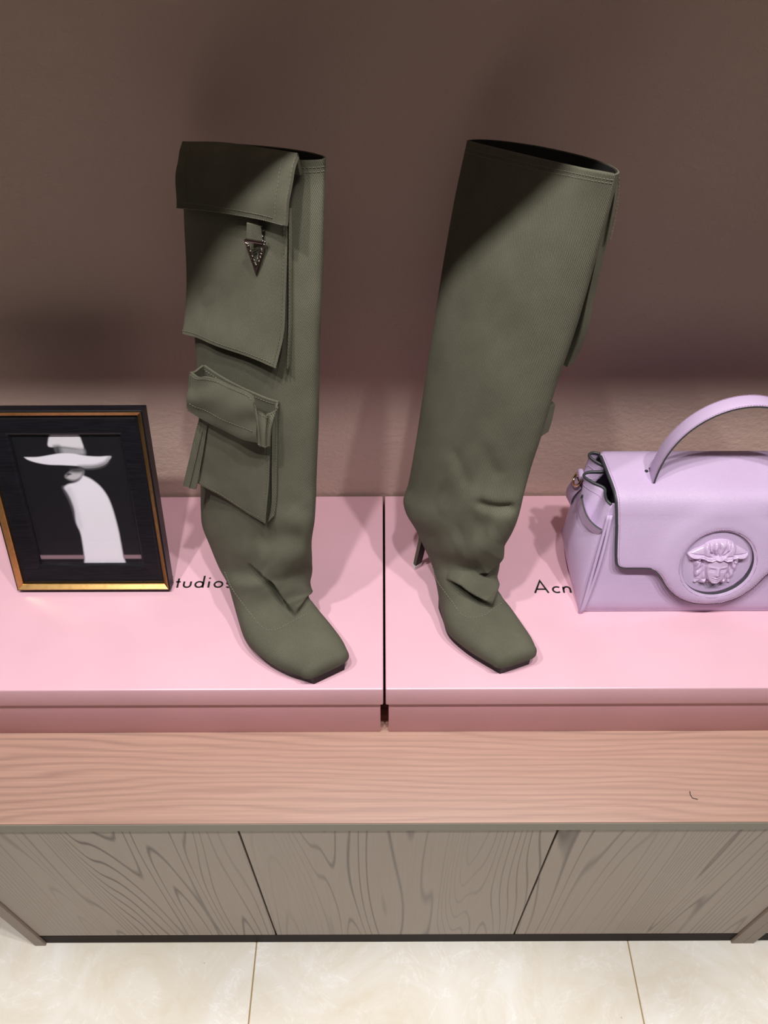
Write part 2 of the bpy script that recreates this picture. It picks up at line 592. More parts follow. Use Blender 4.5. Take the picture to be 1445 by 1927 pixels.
# ------------------------------------------------------------------ pink boxes
def shoe_box(x0, x1, label, tx, ty, yaw=0.0):
    y0, y1 = .4575 - CAM_BACK, -.004
    cx, cy = (x0 + x1) / 2, (y0 + y1) / 2
    bx = empty('shoe_box', (cx, cy, TOP_Z), label, 'box', 'pink lidded boxes on the worktop', rot=(0, 0, yaw))
    hx, hy = (x1 - x0) / 2, (y1 - y0) / 2
    H = LID_Z - TOP_Z
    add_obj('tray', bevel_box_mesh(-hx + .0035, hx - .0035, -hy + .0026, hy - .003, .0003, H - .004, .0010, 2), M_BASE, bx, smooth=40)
    lid = bevel_box_mesh(-hx, hx, -hy, hy, H - .0355, H, .0016, 3)
    # hollow the lid from below so it is a cap over the tray
    bm = bmesh.new(); bm.from_mesh(lid)
    low = [f for f in bm.faces if f.normal.z < -.99 and f.calc_area() > .01]
    r = bmesh.ops.inset_region(bm, faces=low, thickness=.0008)
    for f in low:
        for v in f.verts: v.co.z += .034
    bm.to_mesh(lid); bm.free()
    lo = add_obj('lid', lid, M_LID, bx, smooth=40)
    add_obj('lettering', lettering('Acne Studios', tx - cx, ty - cy, H + .00004), M_TEXT, lo)
    return bx
XH = .0105
adv_to_t = sum(GLYPH[c][1] for c in 'Acne S') * XH * 1.045
shoe_box(-.5525, -.0016, 'pink lidded shoe box under the picture frame and the left boot', -.2692 - adv_to_t, .6062 - CAM_BACK)
shoe_box(.0012, .5520, 'pink lidded shoe box under the right boot and the lavender handbag', .1915, .5957 - CAM_BACK)

# ------------------------------------------------------------------ boots
def boot_rings(rows, n):
    """rows: (L px, L py, L h or 'z..', R px, R py, R h, front, back, tilt, exponent); returns dense ring parameters"""
    out = []
    for (lx, ly, lh, rx, ry, rh, bf, bb, e, ex) in rows:
        Lp = at(lx, ly, lh) if lh > 0 else atz(lx, ly, -lh)
        Rp = at(rx, ry, rh) if rh > 0 else atz(rx, ry, -rh)
        out.append([*Lp, *Rp, bf, bb, e, ex])
    return resample_rows(np.array(out), n)

def resample_rows(A, n):
    C = (A[:, :3] + A[:, 3:6]) / 2
    # parametrise by the mean travel of both edges
    d = (np.linalg.norm(np.diff(A[:, :3], axis=0), axis=1) + np.linalg.norm(np.diff(A[:, 3:6], axis=0), axis=1)) / 2
    s = np.concatenate([[0], np.cumsum(d)])
    q = np.linspace(0, s[-1], n)
    # monotone-ish hermite
    m_ = np.gradient(A, s, axis=0)
    i = np.clip(np.searchsorted(s, q, side='right') - 1, 0, len(s) - 2)
    h = (s[i + 1] - s[i])[:, None]
    f = ((q - s[i]) / h[:, 0])[:, None]
    return (2 * f**3 - 3 * f**2 + 1) * A[i] + (f**3 - 2 * f**2 + f) * h * m_[i] + (-2 * f**3 + 3 * f**2) * A[i + 1] + (f**3 - f**2) * h * m_[i + 1]

def ring_points(A, ns, shrink=0.0):
    th = np.arange(ns) * 2 * PI / ns
    P = np.zeros((len(A), ns, 3))
    for k, row in enumerate(A):
        Lp, Rp, (bf, bb, e, ex) = row[:3], row[3:6], row[6:]
        c, a = (Lp + Rp) / 2, (Rp - Lp) / 2
        hp = np.array([a[1], -a[0], 0]); hp /= np.linalg.norm(hp)          # horizontal, towards the viewer
        nf = hp * math.cos(R(e)) + np.array([0, 0, 1]) * math.sin(R(e))
        al = np.linalg.norm(a)
        a = a * (1 - shrink / al)
        co, si = np.cos(th), np.sin(th)
        ca = np.sign(co) * np.abs(co) ** ex
        sa = np.abs(si) ** ex
        b = np.where(si >= 0, bf - shrink, -(bb - shrink))
        P[k] = c + ca[:, None] * a + (sa * b)[:, None] * nf
    return P

def grid_normals(P, wrap=True):
    du = np.roll(P, -1, 1) - np.roll(P, 1, 1) if wrap else np.gradient(P, axis=1)
    dv = np.gradient(P, axis=0)
    N = np.cross(du, dv)
    N /= np.linalg.norm(N, axis=2, keepdims=True) + 1e-12
    return N

def grid_mesh(P, wrap=True, cap_end=False, cap_start=False, extra=None):
    nr, ns, _ = P.shape
    V = P.reshape(-1, 3)
    ring = np.linalg.norm(np.diff(np.concatenate([P, P[:, :1]], 1), axis=1), axis=2)
    U = np.concatenate([np.zeros((nr, 1)), np.cumsum(ring, 1)[:, :-1]], 1)
    U -= U[:, [ns // 4]]
    Vv = np.concatenate([np.zeros((1, ns)), np.cumsum(np.linalg.norm(np.diff(P, axis=0), axis=2), 0)], 0)
    Vv = np.repeat(Vv.mean(1, keepdims=True), ns, 1)
    uv = np.stack([-U, -Vv], 2).reshape(-1, 2)
    Fc = []
    lim = ns if wrap else ns - 1
    for i in range(nr - 1):
        for j in range(lim):
            j2 = (j + 1) % ns
            Fc.append((i * ns + j, (i + 1) * ns + j, (i + 1) * ns + j2, i * ns + j2))
    if cap_end: Fc.append(tuple((nr - 1) * ns + j for j in range(ns)))
    if cap_start: Fc.append(tuple(j for j in reversed(range(ns))))
    return mesh_from(V, Fc, uv)

def apply_creases(P, creases, ns):
    """push the cloth in and out along creases that are drawn on the side facing the room"""
    N = grid_normals(P)
    cen = P.mean(1, keepdims=True)
    if ((P - cen) * N).sum() < 0: N = -N
    view = P - np.array(CAM)
    facing = np.clip(-(N * view).sum(2) / np.linalg.norm(view, axis=2) * 6, 0, 1)
    X, Y = pix_np(P)
    D = np.zeros(X.shape)
    for (poly, kind, w1, w2, amp) in creases:
        d, side, run = poly_dist(X, Y, poly)
        taper = np.clip(np.minimum(run, 1 - run) * 5 + .12, 0, 1) if kind != 'blob' else 1
        if kind == 'valley':
            D += -amp * np.exp(-(d / w1) ** 2) * taper + amp * .35 * np.exp(-((d - w1 * 2) / w2) ** 2) * taper
        elif kind == 'ridge':
            D += amp * np.exp(-(d / w1) ** 2) * taper
        elif kind == 'step':      # a lip on the positive side that drops to a groove on the other
            q = np.where(side > 0, 1, -1) * d
            prof = np.where(q > 0, np.exp(-(q / w2) ** 1.3), -.8 * np.exp(-(q / w1) ** 2)) * np.tanh(np.abs(q) / 1.6)
            D += amp * prof * np.clip(np.minimum(run, 1 - run) * 4, 0, 1)
        elif kind == 'blob':
            D += amp * np.exp(-(d / w1) ** 2)
    return P + N * (D * facing)[..., None], N

def stitches(name, pts, parent, off=None, step=.0036, ln=.0024, r=.00036, mat=None):
    P = np.array([tuple(p) for p in pts])
    L = np.concatenate([[0], np.cumsum(np.linalg.norm(np.diff(P, axis=0), axis=1))])
    n = max(2, int(L[-1] / step))
    paths = []
    for i in range(n):
        a = i * step
        q = [np.array([np.interp(a + t, L, P[:, k]) for k in range(3)]) for t in (0, ln)]
        if off is not None: q = [x + np.array(off) for x in q]
        paths.append([Vector(x) for x in q])
    ob = add_obj(name, tube_mesh(paths, r, 5), mat or M_STITCH, parent, True)
    ob['kind'] = 'stuff'
    return ob

class Surf:
    def __init__(self, me, M=None):
        self.t = BVHTree.FromPolygons([v.co.copy() for v in me.vertices], [tuple(p.vertices) for p in me.polygons])
    def hit(self, px, py, lift=0.0):
        d = ray(px, py).normalized()
        p, n, i, dist = self.t.ray_cast(CAM, d)
        if p is None: return None
        if n.dot(d) > 0: n = -n
        return p + n * lift
    def line(self, poly, n, lift=.0004):
        q = resample([(a, b, 0) for a, b in poly], n)
        return [h for h in (self.hit(x, y, lift) for x, y, _ in q) if h is not None]

def build_boot(name, label, rows, cap, creases, seam, sole_inner, sole_outer, heel, nrings=380, ns=220, rim_from=.0, rim_to=1.0):
    A = boot_rings(rows, nrings)
    # close the toe with shrinking rings
    last = A[-1].copy()
    fw = np.array(cap[0]); depth, nc = cap[1], 14
    caps = []
    for k in range(1, nc + 1):
        an = PI / 2 * k / nc
        c = (last[:3] + last[3:6]) / 2; a = (last[3:6] - last[:3]) / 2
        s = max(math.cos(an) ** .80, .02); sv = max(math.cos(an) ** .75, .02)
        c2 = c + fw * depth * math.sin(an) + np.array([0, 0, .0016]) * (1 - sv)
        s2 = 1 - .60 * (1 - s)
        caps.append(np.concatenate([c2 - a * s2 * (1 if k < nc else .9), c2 + a * s2 * (1 if k < nc else .9), [last[6] * sv, last[7] * sv, last[8], last[9]]]))
    A = np.vstack([A, np.array(caps)])
    P = ring_points(A, ns)
    P, N = apply_creases(P, creases, ns)
    root = empty(name, tuple(heel['tip']), label, 'boot', 'pair of olive twill knee boots')
    # turned-in rim
    inner = ring_points(A[:1], ns, .0016)
    P2 = np.concatenate([inner + np.array([0, 0, -.004]), inner + np.array([0, 0, .0004]), P], 0)
    me = grid_mesh(P2, True, cap_end=True)
    surf = Surf(me)
    shaft = add_obj('shaft', me.copy(), M_TWILL, root, True, smooth=75)
    lin = ring_points(A[:int(nrings * .42):4], ns, .0030)
    add_obj('lining', grid_mesh(lin[:, ::4], True, cap_end=True), M_LINING, root, True, smooth=180)
    # sole: a flat platform under the forefoot that rises as a shank to the heel
    ni = 40
    I = resample([tuple(atz(px, py, z)) + (z,) for px, py, z in sole_inner], ni)
    O = resample([tuple(atz(px, py, z)) + (z,) for px, py, z in sole_outer], ni)
    V, Fc = [], []
    for k in range(ni):
        i, o_ = Vector(I[k][:3]), Vector(O[k][:3])
        ax = (o_ - i).normalized()
        i, o_ = i + ax * .0035, o_ - ax * .0035
        zt = (i.z + o_.z) / 2
        low = max(LID_Z, 0)
        t = k / (ni - 1)
        zb_i = low if t > .42 else max(low, i.z - .006 - .016 * max(0, t - .2))
        zb_o = low if t > .42 else max(low, o_.z - .006 - .016 * max(0, t - .2))
        V += [i + Vector((0, 0, .002)), o_ + Vector((0, 0, .002)), Vector((o_.x, o_.y, zb_o)), Vector((i.x, i.y, zb_i))]
    for k in range(ni - 1):
        b = 4 * k
        for q in range(4):
            q2 = (q + 1) % 4
            Fc.append((b + q, b + q2, b + 4 + q2, b + 4 + q))
    Fc += [(3, 2, 1, 0), tuple(4 * (ni - 1) + q for q in range(4))]
    add_obj('sole', mesh_from(V, Fc), M_SOLE, root, True, smooth=35)
    # stiletto heel: D-shaped, covered in cloth behind and black towards the toe
    tip, top, fwd = Vector(heel['tip']), Vector(heel['top']), Vector(heel['fwd']).normalized()
    sd = Vector((-fwd.y, fwd.x, 0))
    nk, mseg = 10, 16
    def heel_ring(c, r):
        return [c + sd * (math.cos(2 * PI * q / mseg) * r) + fwd * (max(-.95, min(.45, math.sin(2 * PI * q / mseg))) * r) for q in range(mseg)]
    V, Fc, fm, uvs = [], [], [], []
    for k in range(nk):
        t = k / (nk - 1)
        c = tip.lerp(top, .09 + .91 * t)
        rr = .0056 + .0008 * t + .005 * t ** 6
        for q, v in enumerate(heel_ring(c, rr)):
            V.append(v); uvs.append((q / mseg * .04, t * .08))
    for k in range(nk - 1):
        for q in range(mseg):
            q2 = (q + 1) % mseg
            Fc.append((k * mseg + q, k * mseg + q2, (k + 1) * mseg + q2, (k + 1) * mseg + q))
            fm.append(1 if math.sin(2 * PI * (q + .5) / mseg) > .30 else 0)
    Fc.append(tuple(reversed(range(mseg)))); fm.append(1)
    Fc.append(tuple((nk - 1) * mseg + q for q in range(mseg))); fm.append(0)
    h_ = add_obj('heel', mesh_from(V, Fc, uvs, fm), [M_TWILL, M_SOLE], root, True, smooth=40)
    V = heel_ring(tip, .0060) + heel_ring(tip.lerp(top, .09), .0066)
    Fc = [(q, (q + 1) % mseg, mseg + (q + 1) % mseg, mseg + q) for q in range(mseg)] + [tuple(reversed(range(mseg))), tuple(range(mseg, 2 * mseg))]
    tp = add_obj('heel_tip', mesh_from(V, Fc), M_HEELTIP, h_, True)
    tp['label'] = 'pale rubber heel tip'
    # vamp seam and rim stitching
    if seam:
        stitches('seam_stitching', surf.line(seam, 90, .0004), root, None, .0034, .0022, .00042, M_SEAM)
    J = [j for j in range(ns) if rim_from <= j / ns <= rim_to]
    q = int(5)
    stitches('rim_stitching', [P[q, j] + N_out(P, q, j) * .0004 for j in J], root, None, .0036, .0024, .00042)
    stitches('rim_stitching', [P[q - 2, j] + N_out(P, q - 2, j) * .0004 for j in J], root, None, .0036, .0024, .00042)
    return root, surf, P, A

def N_out(P, i, j):
    c = P[i].mean(0)
    d = P[i, j] - c; d[2] = 0
    return d / (np.linalg.norm(d) + 1e-9)

# --- right boot: inner side towards the room, plain
RR = [
    (879, 264, .745, 1158, 329, .566, .004, .026, 0, 1.0),
    (859.5, 358, .725, 1141, 400, .568, .010, .027, 0, 1.0),
    (841, 471, .704, 1113, 503, .572, .020, .029, 0, 1.0),
    (822.5, 590, .687, 1083, 612, .575, .024, .031, 0, 1.0),
    (801, 729, .674, 1044, 728, .575, .027, .033, 0, 1.0),
    (785, 834, .666, 1014, 830, .573, .029, .033, 0, 1.0),
    (771, 908, .660, 994, 893, .570, .030, .032, 0, 1.0),
    (763, 937, .655, 982, 938, .562, .031, .030, 4, 1.0),
    (768, 955, .650, 976, 964, .558, .032, .029, 10, .98),
    (788, 990, .638, 962, 1002, .556, .033, .027, 22, .95),
    (803, 1027, .620, 944, 1036, .562, .036, .025, 36, .92),
    (813, 1062, .603, 939, 1070, .572, .038, .022, 50, .88),
    (823, 1110, -.640, 934, 1108, -.645, .036, .016, 64, .84),
    (830, 1150, -.622, 944, 1132, -.633, .033, .010, 76, .78),
    (840, 1185, -.6165, 961, 1154, -.626, .027, .009, 84, .70),
    (870, 1215, -.6170, 983, 1184, -.6215, .0225, .007, 88, .70),
    (903, 1237, -.6175, 1000, 1209, -.6195, .0195, .0065, 90, .68),
    (926, 1250, -.6180, 1007, 1223, -.6190, .0165, .006, 90, .68),
]
RC = [
    ([(838, 1090), (868, 1099), (893, 1117), (912, 1132), (930, 1147)], 'step', 14, 28, .0110),
    ([(900, 1080), (918, 1070), (934, 1053), (950, 1028)], 'step', 15, 26, .0085),
    ([(925, 1148), (929, 1122), (936, 1082)], 'step', 9, 18, .0045),
    ([(895, 944), (915, 952), (940, 957), (972, 955)], 'valley', 9, 18, .0055),
    ([(850, 1010), (890, 988), (925, 1000)], 'valley', 26, 26, .0042),
    ([(800, 1000), (815, 1040), (820, 1085)], 'valley', 16, 14, .0018),
    ([(835, 890), (880, 925), (905, 932)], 'ridge', 30, 20, .0028),
    ([(860, 1045), (905, 1025), (940, 1005)], 'ridge', 24, 20, .0040),
    ([(850, 840), (868, 880), (885, 920)], 'valley', 10, 14, .0011),
    ([(905, 830), (925, 880), (950, 900)], 'valley', 12, 16, .0010),
]
RSEAM = [(809, 1050), (823, 1092), (836, 1112), (849, 1129), (868, 1155), (888, 1162), (910, 1158), (926, 1147), (945, 1134)]
RS_IN = [(790, 992, .690), (803, 1029, .666), (814, 1065, .645), (824, 1112, .636), (831, 1152, .619), (841, 1187, .612), (870, 1216, .611), (903, 1238, .611), (926, 1251, .611), (938, 1258, .611)]
RS_OUT = [(800, 985, .690), (830, 1000, .666), (870, 1030, .645), (918, 1075, .634), (944, 1125, .622), (961, 1157, .614), (983, 1187, .611), (1000, 1211, .611), (1006, 1224, .611), (1003, 1236, .611)]
rtip = atz(784, 1067, LID_Z)
boot_r, surf_r, PR, AR = build_boot('boot', 'olive twill stiletto boot standing beside the lavender handbag, plain side outward',
    RR, ((.48, -.87, 0), .010), RC, RSEAM, RS_IN, RS_OUT,
    dict(tip=rtip, top=Vector((rtip.x + .011, rtip.y - .004, .690)), fwd=(.6, -.8, 0)), rim_from=.02, rim_to=.48)

# --- left boot: outer side with two cargo pockets towards the room
LR = [
    (343, 273, .755, 610, 300, .606, .014, .018, 0, 1.0),
    (354, 400, .730, 606, 439, .598, .022, .020, 0, 1.0),
    (364, 520, .708, 602, 560, .592, .025, .024, 0, 1.0),
    (373.5, 640, .688, 597, 652, .588, .027, .028, 0, 1.0),
    (377, 700, .683, 595.5, 713, .584, .028, .030, 0, 1.0),
    (381, 800, .673, 594, 811, .577, .030, .032, 0, 1.0),
    (383, 900, .662, 591, 905, .568, .031, .032, 0, 1.0),
    (384, 950, .655, 590, 950, .561, .032, .031, 4, 1.0),
    (387, 977, .650, 588, 985, .557, .033, .029, 10, .98),
    (403, 1018, .634, 583, 1020, .556, .035, .027, 22, .95),
    (419, 1065, .610, 585, 1056, .560, .038, .025, 38, .92),
    (433, 1109, -.646, 586, 1085, .570, .038, .022, 52, .88),
    (441, 1140, -.631, 580, 1110, -.650, .037, .016, 66, .84),
    (449, 1170, -.6195, 583, 1130, -.636, .035, .010, 76, .78),
    (461, 1204, -.6165, 597, 1150, -.628, .028, .009, 84, .70),
    (500, 1242, -.6170, 628, 1187, -.6215, .0225, .007, 88, .70),
    (537, 1262, -.6175, 646, 1212, -.6195, .0195, .0065, 90, .68),
    (566, 1271.5, -.6180, 655, 1230, -.6190, .0165, .006, 90, .68),
]
LC = [
    ([(468, 1058), (492, 1070), (508, 1084), (526, 1112), (543, 1144), (560, 1164)], 'step', 14, 32, .0098),
    ([(553, 1162), (570, 1135), (580, 1115), (592, 1098)], 'step', 9, 24, .0045),
    ([(490, 1036), (530, 1016), (575, 1020)], 'valley', 22, 22, .0042),
    ([(540, 1066), (565, 1078), (590, 1072)], 'valley', 22, 20, .0016),
    ([(445, 1030), (480, 1040), (505, 1056)], 'ridge', 24, 20, .0022),
    ([(500, 1050), (540, 1044), (580, 1036)], 'ridge', 18, 20, .0020),
    ([(545, 945), (570, 960), (592, 962)], 'valley', 14, 16, .0010),
    ([(435, 1095), (460, 1130), (490, 1165)], 'valley', 18, 16, .0012),
]
LSEAM = [(423, 1076), (438, 1109), (467, 1148), (484, 1170), (500, 1184), (519, 1185), (540, 1175), (566, 1161), (588, 1151)]
LS_IN = [(405, 1022, .690), (420, 1066, .666), (433, 1110, .645), (442, 1142, .630), (450, 1172, .618), (462, 1206, .612), (500, 1243, .611), (537, 1263, .611), (566, 1272, .611), (584, 1278, .611)]
LS_OUT = [(415, 1015, .690), (450, 1030, .666), (500, 1050, .645), (545, 1085, .634), (580, 1125, .622), (598, 1153, .614), (628, 1190, .611), (646, 1214, .611), (654, 1231, .611), (652, 1246, .611)]
ltip = atz(452, 1052, LID_Z)
boot_l, surf_l, PL, AL = build_boot('boot', 'olive twill stiletto boot beside the picture frame, cargo pockets and buckle outward',
    LR, ((.52, -.85, 0), .010), LC, LSEAM, LS_IN, LS_OUT,
    dict(tip=ltip, top=Vector((ltip.x + .012, ltip.y - .004, .690)), fwd=(.6, -.8, 0)), rim_from=.0, rim_to=.30)

# ------------------------------------------------------------------ cargo pockets
def curve3(pts, n):
    return resample([tuple(at(*p)) for p in pts], n)

def coons(top, bot, nu=30, nv=24, left=None, right=None):
    T, B = curve3(top, nu), curve3(bot, nu)
    Lc = curve3(left, nv) if left else resample([T[0], B[0]], nv)
    Rc = curve3(right, nv) if right else resample([T[-1], B[-1]], nv)
    G = np.zeros((nv, nu, 3))
    for j in range(nv):
        v = j / (nv - 1)
        for i in range(nu):
            u = i / (nu - 1)
            lin = (1 - v) * T[i] + v * B[i] + (1 - u) * Lc[j] + u * Rc[j]
            bil = (1 - u) * (1 - v) * T[0] + u * (1 - v) * T[-1] + (1 - u) * v * B[0] + u * v * B[-1]
            G[j, i] = lin - bil
    return G

def face_cam(G):
    N = grid_normals(G, False)
    if (N * (np.array(CAM) - G)).sum() < 0: N = -N
    return N

def puff(G, amp, seed=0, waves=.0):
    nv, nu, _ = G.shape
    u, v = np.meshgrid(np.linspace(0, 1, nu), np.linspace(0, 1, nv))
    N = face_cam(G)
    d = amp * (np.sin(PI * u) * np.sin(PI * v)) ** .7
    rs = np.random.RandomState(seed)
    for k in range(5):
        fx, fy, ph = rs.uniform(1, 4), rs.uniform(1, 4), rs.uniform(0, 6.28)
        d = d + waves * np.sin(2 * PI * (fx * u + fy * v) * .5 + ph) / 2
    return G + N * d[..., None]

def solid_grid(G, back, name, parent, mat=None, smooth=40):
    """front grid G and a matching back grid joined round the rim"""
    nv, nu, _ = G.shape
    V = np.concatenate([G.reshape(-1, 3), back.reshape(-1, 3)], 0)
    n = nu * nv
    Fc = []
    for j in range(nv - 1):
        for i in range(nu - 1):
            a = j * nu + i
            Fc.append((a, a + nu, a + nu + 1, a + 1))
            Fc.append((n + a, n + a + 1, n + a + nu + 1, n + a + nu))
    rim = [i for i in range(nu)] + [j * nu + nu - 1 for j in range(1, nv)] + [(nv - 1) * nu + i for i in range(nu - 2, -1, -1)] + [j * nu for j in range(nv - 2, 0, -1)]
    for k in range(len(rim)):
        a, b = rim[k], rim[(k + 1) % len(rim)]
        Fc.append((a, b, n + b, n + a))
    du = np.linalg.norm(np.diff(G, axis=1), axis=2).mean(0); dv = np.linalg.norm(np.diff(G, axis=0), axis=2).mean(1)
    uu, vv = np.meshgrid(np.concatenate([[0], np.cumsum(du)]), -np.concatenate([[0], np.cumsum(dv)]))
    uv = np.stack([uu, vv], 2).reshape(-1, 2)
    me = mesh_from(V, Fc, np.concatenate([uv, uv + np.array([.011, .006])], 0))
    bm = bmesh.new(); bm.from_mesh(me); bmesh.ops.recalc_face_normals(bm, faces=bm.faces[:]); bm.to_mesh(me); bm.free()
    return add_obj(name, me, mat or M_TWILL, parent, True, smooth=smooth)

def sheet(G, name, parent, thick=.0022, mat=None):
    return solid_grid(G, G - face_cam(G) * thick, name, parent, mat, 50)

def edge_stitch(G, parent, sides, inset=2, lift=.0005):
    N = face_cam(G); nv, nu, _ = G.shape
    seq = {'top': [(inset, i) for i in range(nu)], 'bottom': [(nv - 1 - inset, i) for i in range(nu)],
           'left': [(j, inset) for j in range(nv)], 'right': [(j, nu - 1 - inset) for j in range(nv)]}
    for s in sides:
        stitches('edge_stitching', [G[a] + N[a] * lift for a in seq[s]], parent, None, .0032, .0021, .00034)

def sh(px, py, lift, qx=None):
    """(px, py, h) in front of the shaft of the left boot by lift"""
    hit = surf_l.hit(px if qx is None else qx, py)
    return (px, py, hit.y + CAM_BACK - lift)
# upper pocket body (a bellows pocket that stands off the shaft)
up_g = coons([(345, 372, .692), (440, 380, .650), sh(540, 398, .010)],
             [(341, 628, .670), (372, 636, .650), sh(410, 652, .012), sh(469, 673, .013), sh(519.5, 693, .014)], 44, 40,
             left=[(345, 372, .692), (348, 460, .690), (351, 551, .686), (341, 628, .670)],
             right=[sh(540, 398, .010), sh(539, 489, .010), sh(535, 614, .011), sh(519.5, 693, .014)])
up_g = puff(up_g, .003, 3, .0007)
off = np.array(at(536, 550, .606) - at(538, 550, .592))
up_b = up_g + off[None, None] * 1.0
pocket_u = solid_grid(up_g, up_b, 'upper_pocket', boot_l)
edge_stitch(up_g, pocket_u, ['bottom', 'right'], 1)
# back flange of the bellows where it meets the shaft
fl = coons([sh(544, 392, .006), sh(549, 391, .002)], [sh(539, 700, .010), sh(546, 688, .003)], 6, 36,
           left=[sh(544, 392, .006), sh(543, 489, .006), sh(542.5, 614, .007), sh(539, 700, .010)],
           right=[sh(549, 391, .002), sh(549, 489, .002), sh(549, 614, .002), sh(546, 688, .003)])
solid_grid(fl, fl + off[None, None] * .8, 'pocket_gusset', pocket_u)
stitches('edge_stitching', [fl[j, 2] + np.array([-.0002, -.0006, 0]) for j in range(36)], pocket_u, None, .0032, .0021, .00034)

# upper flap: turns over the rim of the shaft and hangs down over the pocket
front = coons([(341, 272, .734), (400, 274, .700), (480, 283, .648), (557, 296, .598)],
              [(331.5, 391, .676), (385, 396, .655), (435, 403, .632), (490, 413, .604), (535.5, 425, .579)], 46, 30,
              left=[(341, 272, .734), (335, 292, .718), (332, 340, .692), (331.5, 391, .676)],
              right=[(557, 296, .598), (550, 321, .592), (541, 370, .584), (535.5, 425, .579)])
front = puff(front, .002, 5, .0008)
tops = []
for k in range(1, 7):       # the part that rolls back over the rim and down inside
    t = k / 6
    row = front[0] + np.array([.003 * t, .010 * t, .002 * math.sin(PI * min(1, t * 1.2)) - .030 * max(0, t - .45)])
    tops.append(row)
flap_g = np.concatenate([np.array(tops[::-1]), front], 0)
flap_u = sheet(flap_g, 'upper_flap', boot_l, .0026)
fs = flap_g[6:]
N_ = face_cam(fs); nv_, nu_, _ = fs.shape
stitches('edge_stitching', [fs[nv_ - 3, i] + N_[nv_ - 3, i] * .0005 for i in range(2, nu_ - 4)], flap_u, None, .0032, .0021, .00034)
stitches('edge_stitching', [fs[nv_ - 1, i] + N_[nv_ - 1, i] * .0003 for i in range(nu_)], flap_u, None, .0032, .0021, .00034)
stitches('edge_stitching', [fs[j, nu_ - 5] + N_[j, nu_ - 5] * .0005 for j in range(2, nv_ - 2)], flap_u, None, .0032, .0021, .00034)
stitches('edge_stitching', [fs[j, nu_ - 1] + N_[j, nu_ - 1] * .0003 for j in range(nv_)], flap_u, None, .0032, .0021, .00034)
stitches('edge_stitching', [fs[j, 4] + N_[j, 4] * .0005 for j in range(2, nv_ - 2)], flap_u, None, .0032, .0021, .00034)

# lower pocket body
lo_g = coons([(384, 786, 0.6190), (440, 800, 0.5970), sh(508, 820, .010)],
             [(371, 910, 0.6110), (410, 930, 0.5930), (455, 960, 0.5730), sh(498.5, 986, .014)], 36, 30,
             left=[(384, 786, 0.6190), (382, 850, 0.6160), (371, 910, 0.6110)],
             right=[sh(508, 820, .010), sh(506.5, 900, .012), sh(498.5, 986, .014)])
lo_g = puff(lo_g, .003, 8, .0007)
off = np.array(at(503, 900, .581) - at(505, 900, .561))
pocket_l = solid_grid(lo_g, lo_g + off[None, None], 'lower_pocket', boot_l)
edge_stitch(lo_g, pocket_l, ['bottom', 'right'], 1)
fl = coons([sh(512, 790, .006), sh(522, 788, .003)], [sh(504, 983, .008), sh(516, 970, .003)], 6, 30,
           left=[sh(512, 790, .006), sh(511, 880, .006), sh(510.5, 950, .007), sh(504, 983, .008)],
           right=[sh(522, 788, .003), sh(521.5, 890, .002), sh(520, 945, .002), sh(516, 970, .003)])
solid_grid(fl, fl + off[None, None] * .6, 'pocket_gusset', pocket_l)
stitches('edge_stitching', [fl[j, 4] + np.array([-.0002, -.0006, 0]) for j in range(30)], pocket_l, None, .0032, .0021, .00034)

# lower flap: its mouth stands open in front of a second upright sheet
lf = coons([(359, 702, 0.6100), (372, 709, 0.6060), (385, 709, 0.6010), (404, 714, 0.5940), (423, 721.5, 0.5870), (450, 732, 0.5750), (471, 744, 0.5660), (477, 756, 0.5620)],
           [(352.5, 773.5, 0.6100), (375, 788, 0.6030), (423, 811, 0.5830), (455, 826, 0.5680), (485, 834, 0.5560)], 50, 26,
           left=[(359, 702, 0.6100), (354, 738, 0.6110), (352.5, 773.5, 0.6100)],
           right=[(477, 756, 0.5620), (481, 790, 0.5580), (485, 834, 0.5560)])
lf = puff(lf, .0035, 12, .0009)
flap_l = sheet(lf, 'lower_flap', boot_l, .0024)
edge_stitch(lf, flap_l, ['top'], 1)
N_ = face_cam(lf)
stitches('edge_stitching', [lf[18, i] + N_[18, i] * .0005 for i in range(2, 48)], flap_l, None, .0032, .0021, .00034)
bk = coons([(383, 688, 0.6310), (400, 700, 0.6240), (423, 714, 0.6150), (450, 728, 0.6030), (474, 739, 0.5920), (500, 750, 0.5830), (523, 757, 0.5780)],
           [(384, 770, 0.6310), (423, 785, 0.6130), (474, 800, 0.5920), (522, 812, 0.5780)], 40, 14)
bsheet = sheet(bk, 'pocket_back_sheet', pocket_l, .0022)
edge_stitch(bk, bsheet, ['top'], 1)
# folded end that joins the flap to the back sheet and hangs down as a tab
gs = coons([(475, 754, 0.5630), (484, 770, 0.5630), (495, 780, 0.5650), (506, 782, 0.5680), (515, 774, 0.5720), (524, 758, 0.5780)],
           [(485, 838, 0.5550), (491, 841, 0.5550), (497, 842.5, 0.5565), (503, 842, 0.5580), (506, 841, 0.5600), (509, 840, 0.5620)], 30, 24,
           left=[(475, 754, 0.5630), (483, 795, 0.5580), (485, 838, 0.5550)],
           right=[(524, 758, 0.5780), (512, 800, 0.5680), (509, 840, 0.5620)])
u_ = np.linspace(0, 1, 30)
gs = gs + face_cam(gs) * (.0035 * np.sin(u_ * 5 * PI) * np.sin(PI * u_))[None, :, None] * np.linspace(1, .25, 24)[:, None, None]
tab = sheet(gs, 'folded_tab', flap_l, .002)
edge_stitch(gs, tab, ['top', 'bottom'], 1)
gl = coons([(359, 702, 0.6095), (368, 700, 0.6155), (376, 694, 0.6235), (384, 688, 0.6315)], [(353, 770, 0.6105), (362, 770, 0.6155), (372, 770, 0.6235), (384, 772, 0.6315)], 10, 12)
sheet(gl, 'flap_end', flap_l, .002)
